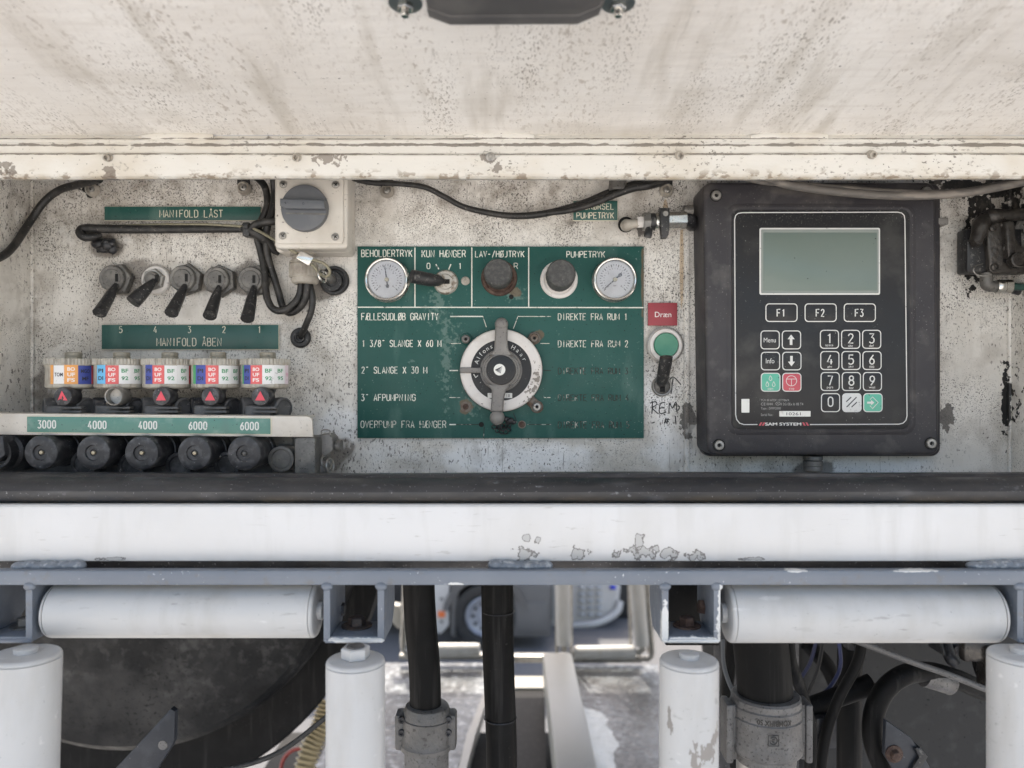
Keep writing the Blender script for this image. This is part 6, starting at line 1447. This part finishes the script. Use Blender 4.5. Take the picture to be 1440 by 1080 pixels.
obj('deck_panel', deck_poly([(795, 935), (925, 935), (985, 1180), (850, 1180), (800, 990)], zd - .02, zd), M_deck2, t)
obj('edge_trim', deck_poly([(686, 966), (692, 966), (668, 1040), (632, 1180), (622, 1180), (656, 1040)], zd - .02, zd + .01), M_pale, t)
obj('edge_trim', deck_poly([(783, 935), (792, 935), (812, 1000), (838, 1090), (852, 1180), (843, 1180), (800, 1000)], zd - .02, zd + .01), M_pale, t)
obj('pale_beam', MB().box(.085, .165, .70, 1.36, zd + .02, zd + .10, .006), M_pale, t)
obj('ground_blocker', MB().box(-.62, .9, .45, 1.36, zd - .14, zd - .12), M_hose, t)  # dark plate added below the deck to block the bright ground
b = deck_poly([(722, 966), (766, 966), (770, 1180), (690, 1180)], zd - .03, zd - .010)
obj('dark_void_sheet', b, M_hose, t)  # black sheet standing in for the shaded void between the deck panels
obj('cross_plate', deck_poly([(722, 949), (767, 949), (767, 965), (722, 965)], zd - .03, zd - .004), M_pale, t)
if False: obj('far_sill', deck_poly([(500, 914), (935, 914), (940, 929), (495, 929)], zd - .02, zd + .004), M_pale, t)
t = thing('far_roller_frame', 'pale roller frame on the far side of the truck with upright and level rollers', 'frame', (0, 1.5, -.8))
yF = 1.5
def tb(pts, r, nm, m_=M_pale): obj(nm, MB().tube([P(*p) for p in pts], r, 16, 5), m_, t, angle=60)
tb([(570, 800, yF), (568, 860, yF), (566, 905, yF), (571, 918, yF), (580, 920, yF)], .008, 'bent_bar', M_steel)
tb([(578, 800, yF), (576, 905, yF)], .014, 'upright_post')
tb([(912, 800, yF), (914, 870, yF), (917, 915, yF), (912, 926, yF), (903, 926, yF)], .008, 'bent_bar', M_steel)
def r2(x0, y0, x1, y1, r): 
    a, b_ = P(x0, y0, yF), P(x1, y1, yF); ax = (b_ - a); ln = ax.length
    obj('far_roller', MB().lathe(a, ax, [(r * .5, 0), (r * .92, .002), (r, .012), (r, ln - .012), (r * .92, ln - .002), (r * .5, ln)], 32), M_roller, t)
r2(791, 790, 793, 908, .021); r2(893, 790, 903, 908, .022)
r2(806, 918, 894, 917, .020); r2(612, 914, 675, 914, .020)
obj('lower_rail', MB().box(X(560, yF), X(690, yF), yF + .02, yF + .05, Z(932, yF), Z(924, yF), .003), M_steel, t)
obj('lower_rail', MB().box(X(722, yF), X(905, yF), yF + .02, yF + .05, Z(936, yF), Z(926, yF), .003), M_steel, t)
for px in (783, 803, 884, 909): obj('frame_bar', MB().tube([P(px, 800, yF + .03), P(px + (3 if px > 850 else 0), 918, yF + .03)], .005, 8, 0), M_steel, t)
obj('pivot_bracket', MB().slab([(X(a, yF), Z(c_, yF)) for a, c_ in ((548, 850), (562, 852), (566, 880), (560, 885), (548, 872))], yF + .03, yF, .003), M_pale, t)
for px, py in ((793, 912), (903, 912), (803, 919), (898, 917)): obj('frame_bolt', MB().lathe(P(px, py, yF - .012), (0, -1, 0), [(.010, 0), (.010, .008), (0, .008)], 6), M_steel, t)

# ================================================================ YARD BEHIND
yT = 5.0
M_tb = mat('truck_slate_body', (.115, .11, .105), .45, 0, [dict(s=3, lo=.4, hi=.7, c=(.15, .145, .14), a=.6, det=3)])
M_lg = mat('truck_pale_body', (.56, .54, .51), .4, 0, [dict(s=5, lo=.4, hi=.7, c=(.44, .42, .40), a=.6, det=3)])
t = thing('parked_truck', 'slate grey truck parked in the yard behind, its wheel showing between the hoses', 'truck', (0, yT, GZ))
def T(px, py, y=yT): return P(px, py, y)
c = T(683, 868, yT); rt = (c.z - GZ)
obj('tyre', MB().lathe((c.x, yT + .12, c.z), (0, -1, 0), [(rt * .7, -.06), (rt * .95, -.05), (rt, -.02), (rt, .09), (rt * .96, .115), (rt * .80, .125), (rt * .66, .118), (rt * .62, .10), (rt * .60, .0)], 48), M_rub, t)
o = obj('rim', MB().lathe((c.x, yT + .12, c.z), (0, -1, 0), [(rt * .60, 0), (rt * .60, .112), (rt * .57, .116), (rt * .54, .08), (rt * .50, .075), (rt * .26, .075), (rt * .22, .09), (0, .092)], 40), mat('rim_pale_silver', (.40, .42, .47), .35, .3), t)
for k in range(10):
    a = 2 * math.pi * k / 10
    obj('wheel_nut', MB().lathe((c.x + rt * .38 * math.cos(a), yT + .045, c.z + rt * .38 * math.sin(a)), (0, -1, 0), [(rt * .05, 0), (rt * .05, .03), (0, .03)], 6), M_dark, o)
b = MB(); 
for k in range(16):
    a0, a1 = R(10 + 160 * k / 16), R(10 + 160 * (k + 1) / 16)
    b.slab([(c.x + rt * f * math.cos(a), c.z + rt * f * math.sin(a)) for f, a in ((1.12, a0), (1.3, a0), (1.3, a1), (1.12, a1))], yT + .3, yT - .02)
obj('mudguard', b, M_tb, t)
obj('shade_box', MB().box(X(360, yT), X(786, yT), yT + .15, yT + 2.4, Z(800, yT), .35, .03), M_tb, t)  # unseen upper box, added for its shadow on the yard
obj('chassis', MB().box(X(500, yT + .2), X(778, yT + .2), yT + .3, yT + .8, Z(880, yT + .2), Z(760, yT + .2), .02), M_dark, t)
obj('side_panel', MB().slab([(X(a, yT), Z(c_, yT)) for a, c_ in ((608, 800), (632, 822), (631, 880), (620, 892), (604, 888))], yT + .2, yT, .01), M_lg, t)
obj('marker_lamp', MB().slab([(X(a, yT), Z(c_, yT)) for a, c_ in ((616, 859), (626, 860), (626, 868), (616, 868))], yT, yT - .01, .003), flat('lamp_orange', (.80, .18, .05)), t)
for py in (842, 874): obj('reflector', MB().lathe(T(621, py), (0, -1, 0), [(.012, 0), (.012, .006), (0, .006)], 12), M_castd, t)
obj('tool_box', MB().slab(rr(X(722, yT), X(775, yT), Z(896, yT), Z(822, yT), .02), yT + .4, yT, .012), M_tb, t)
obj('tool_box_lid', MB().slab(rr(X(726, yT), X(771, yT), Z(888, yT), Z(846, yT), .012), yT, yT - .012, .006), M_tb, t)
obj('flap', MB().slab([(X(a, yT), Z(c_, yT)) for a, c_ in ((634, 800), (652, 800), (646, 830), (640, 860), (640, 896), (634, 892))], yT + .1, yT - .01, .01), M_tb, t)
yV = 5.6
t = thing('parked_van', 'pale grey vehicle with a bubbled grille parked behind the far rollers', 'vehicle', (X(840, yV), yV, GZ))
b = MB().slab([(X(a, yV), Z(c_, yV)) for a, c_ in ((770, 770), (868, 770), (874, 830), (870, 862), (850, 878), (812, 890), (770, 893))], yV + 1.5, yV, .06, 4)
obj('body', b, M_lg, t)
for r_ in range(5):
    for k in range(3):
        px = 818 + k * 12; py = 826 + r_ * 9.5
        obj('grille_pad', MB().ball(P(px, py, yV - .01), 1, 12, 8, (.032, .03, .018)), M_roller, t)
obj('bumper', MB().ptube([(805, 880, yV - .03), (840, 876, yV - .05), (866, 862, yV - .03), (872, 845, yV)], .03, 12, 5), M_lg, t, angle=60)
obj('blue_light', MB().ball(P(862, 826, yV - .02), 1, 10, 6, (.03, .02, .02)), flat('lamp_blue', (.03, .05, .5)), t)
obj('wheel', MB().lathe((X(880, yV), yV + .4, GZ + .28), (0, -1, 0), [(.28, 0), (.28, .2), (.16, .22), (0, .2)], 32), M_rub, t)
t = thing('parked_truck', 'dark blue grey trailer side far behind the white rollers at the right', 'truck', (X(960, 6.5), 6.5, GZ))
obj('trailer_side', MB().box(X(870, 6.5), X(1200, 6.5), 6.5, 8.5, Z(860, 6.5), Z(640, 6.5), .03), M_tb, t)
obj('trailer_wheel', MB().lathe((X(950, 6.5), 6.8, GZ + .3), (0, -1, 0), [(.3, 0), (.3, .2), (.18, .22), (0, .2)], 32), M_rub, t)
t = thing('parked_truck', 'white trailer end glimpsed far left between the bracket and the hose', 'truck', (X(480, 6.5), 6.5, GZ))
obj('trailer_side', MB().box(X(300, 6.5), X(578, 6.5), 6.5, 8.5, Z(868, 6.5), Z(640, 6.5), .03), M_body2 if 'M_body2' in globals() else M_pale, t)
obj('trailer_stripe', MB().box(X(300, 6.49), X(577, 6.49), 6.47, 6.499, Z(852, 6.49), Z(846, 6.49), .003), M_tb, t)
obj('trailer_wheel', MB().lathe((X(470, 6.5), 6.8, GZ + .3), (0, -1, 0), [(.3, 0), (.3, .2), (.18, .22), (0, .2)], 32), M_rub, t)
# red cord on the ground at the left
cable('thin red hose curling behind the tank edge', [(392, 1100, .95), (398, 1070, .95), (410, 1056, .95), (424, 1052, .95), (440, 1044, .95)], .004, flat('cord_red', (.34, .05, .04)), 'hose', 'red_cord')
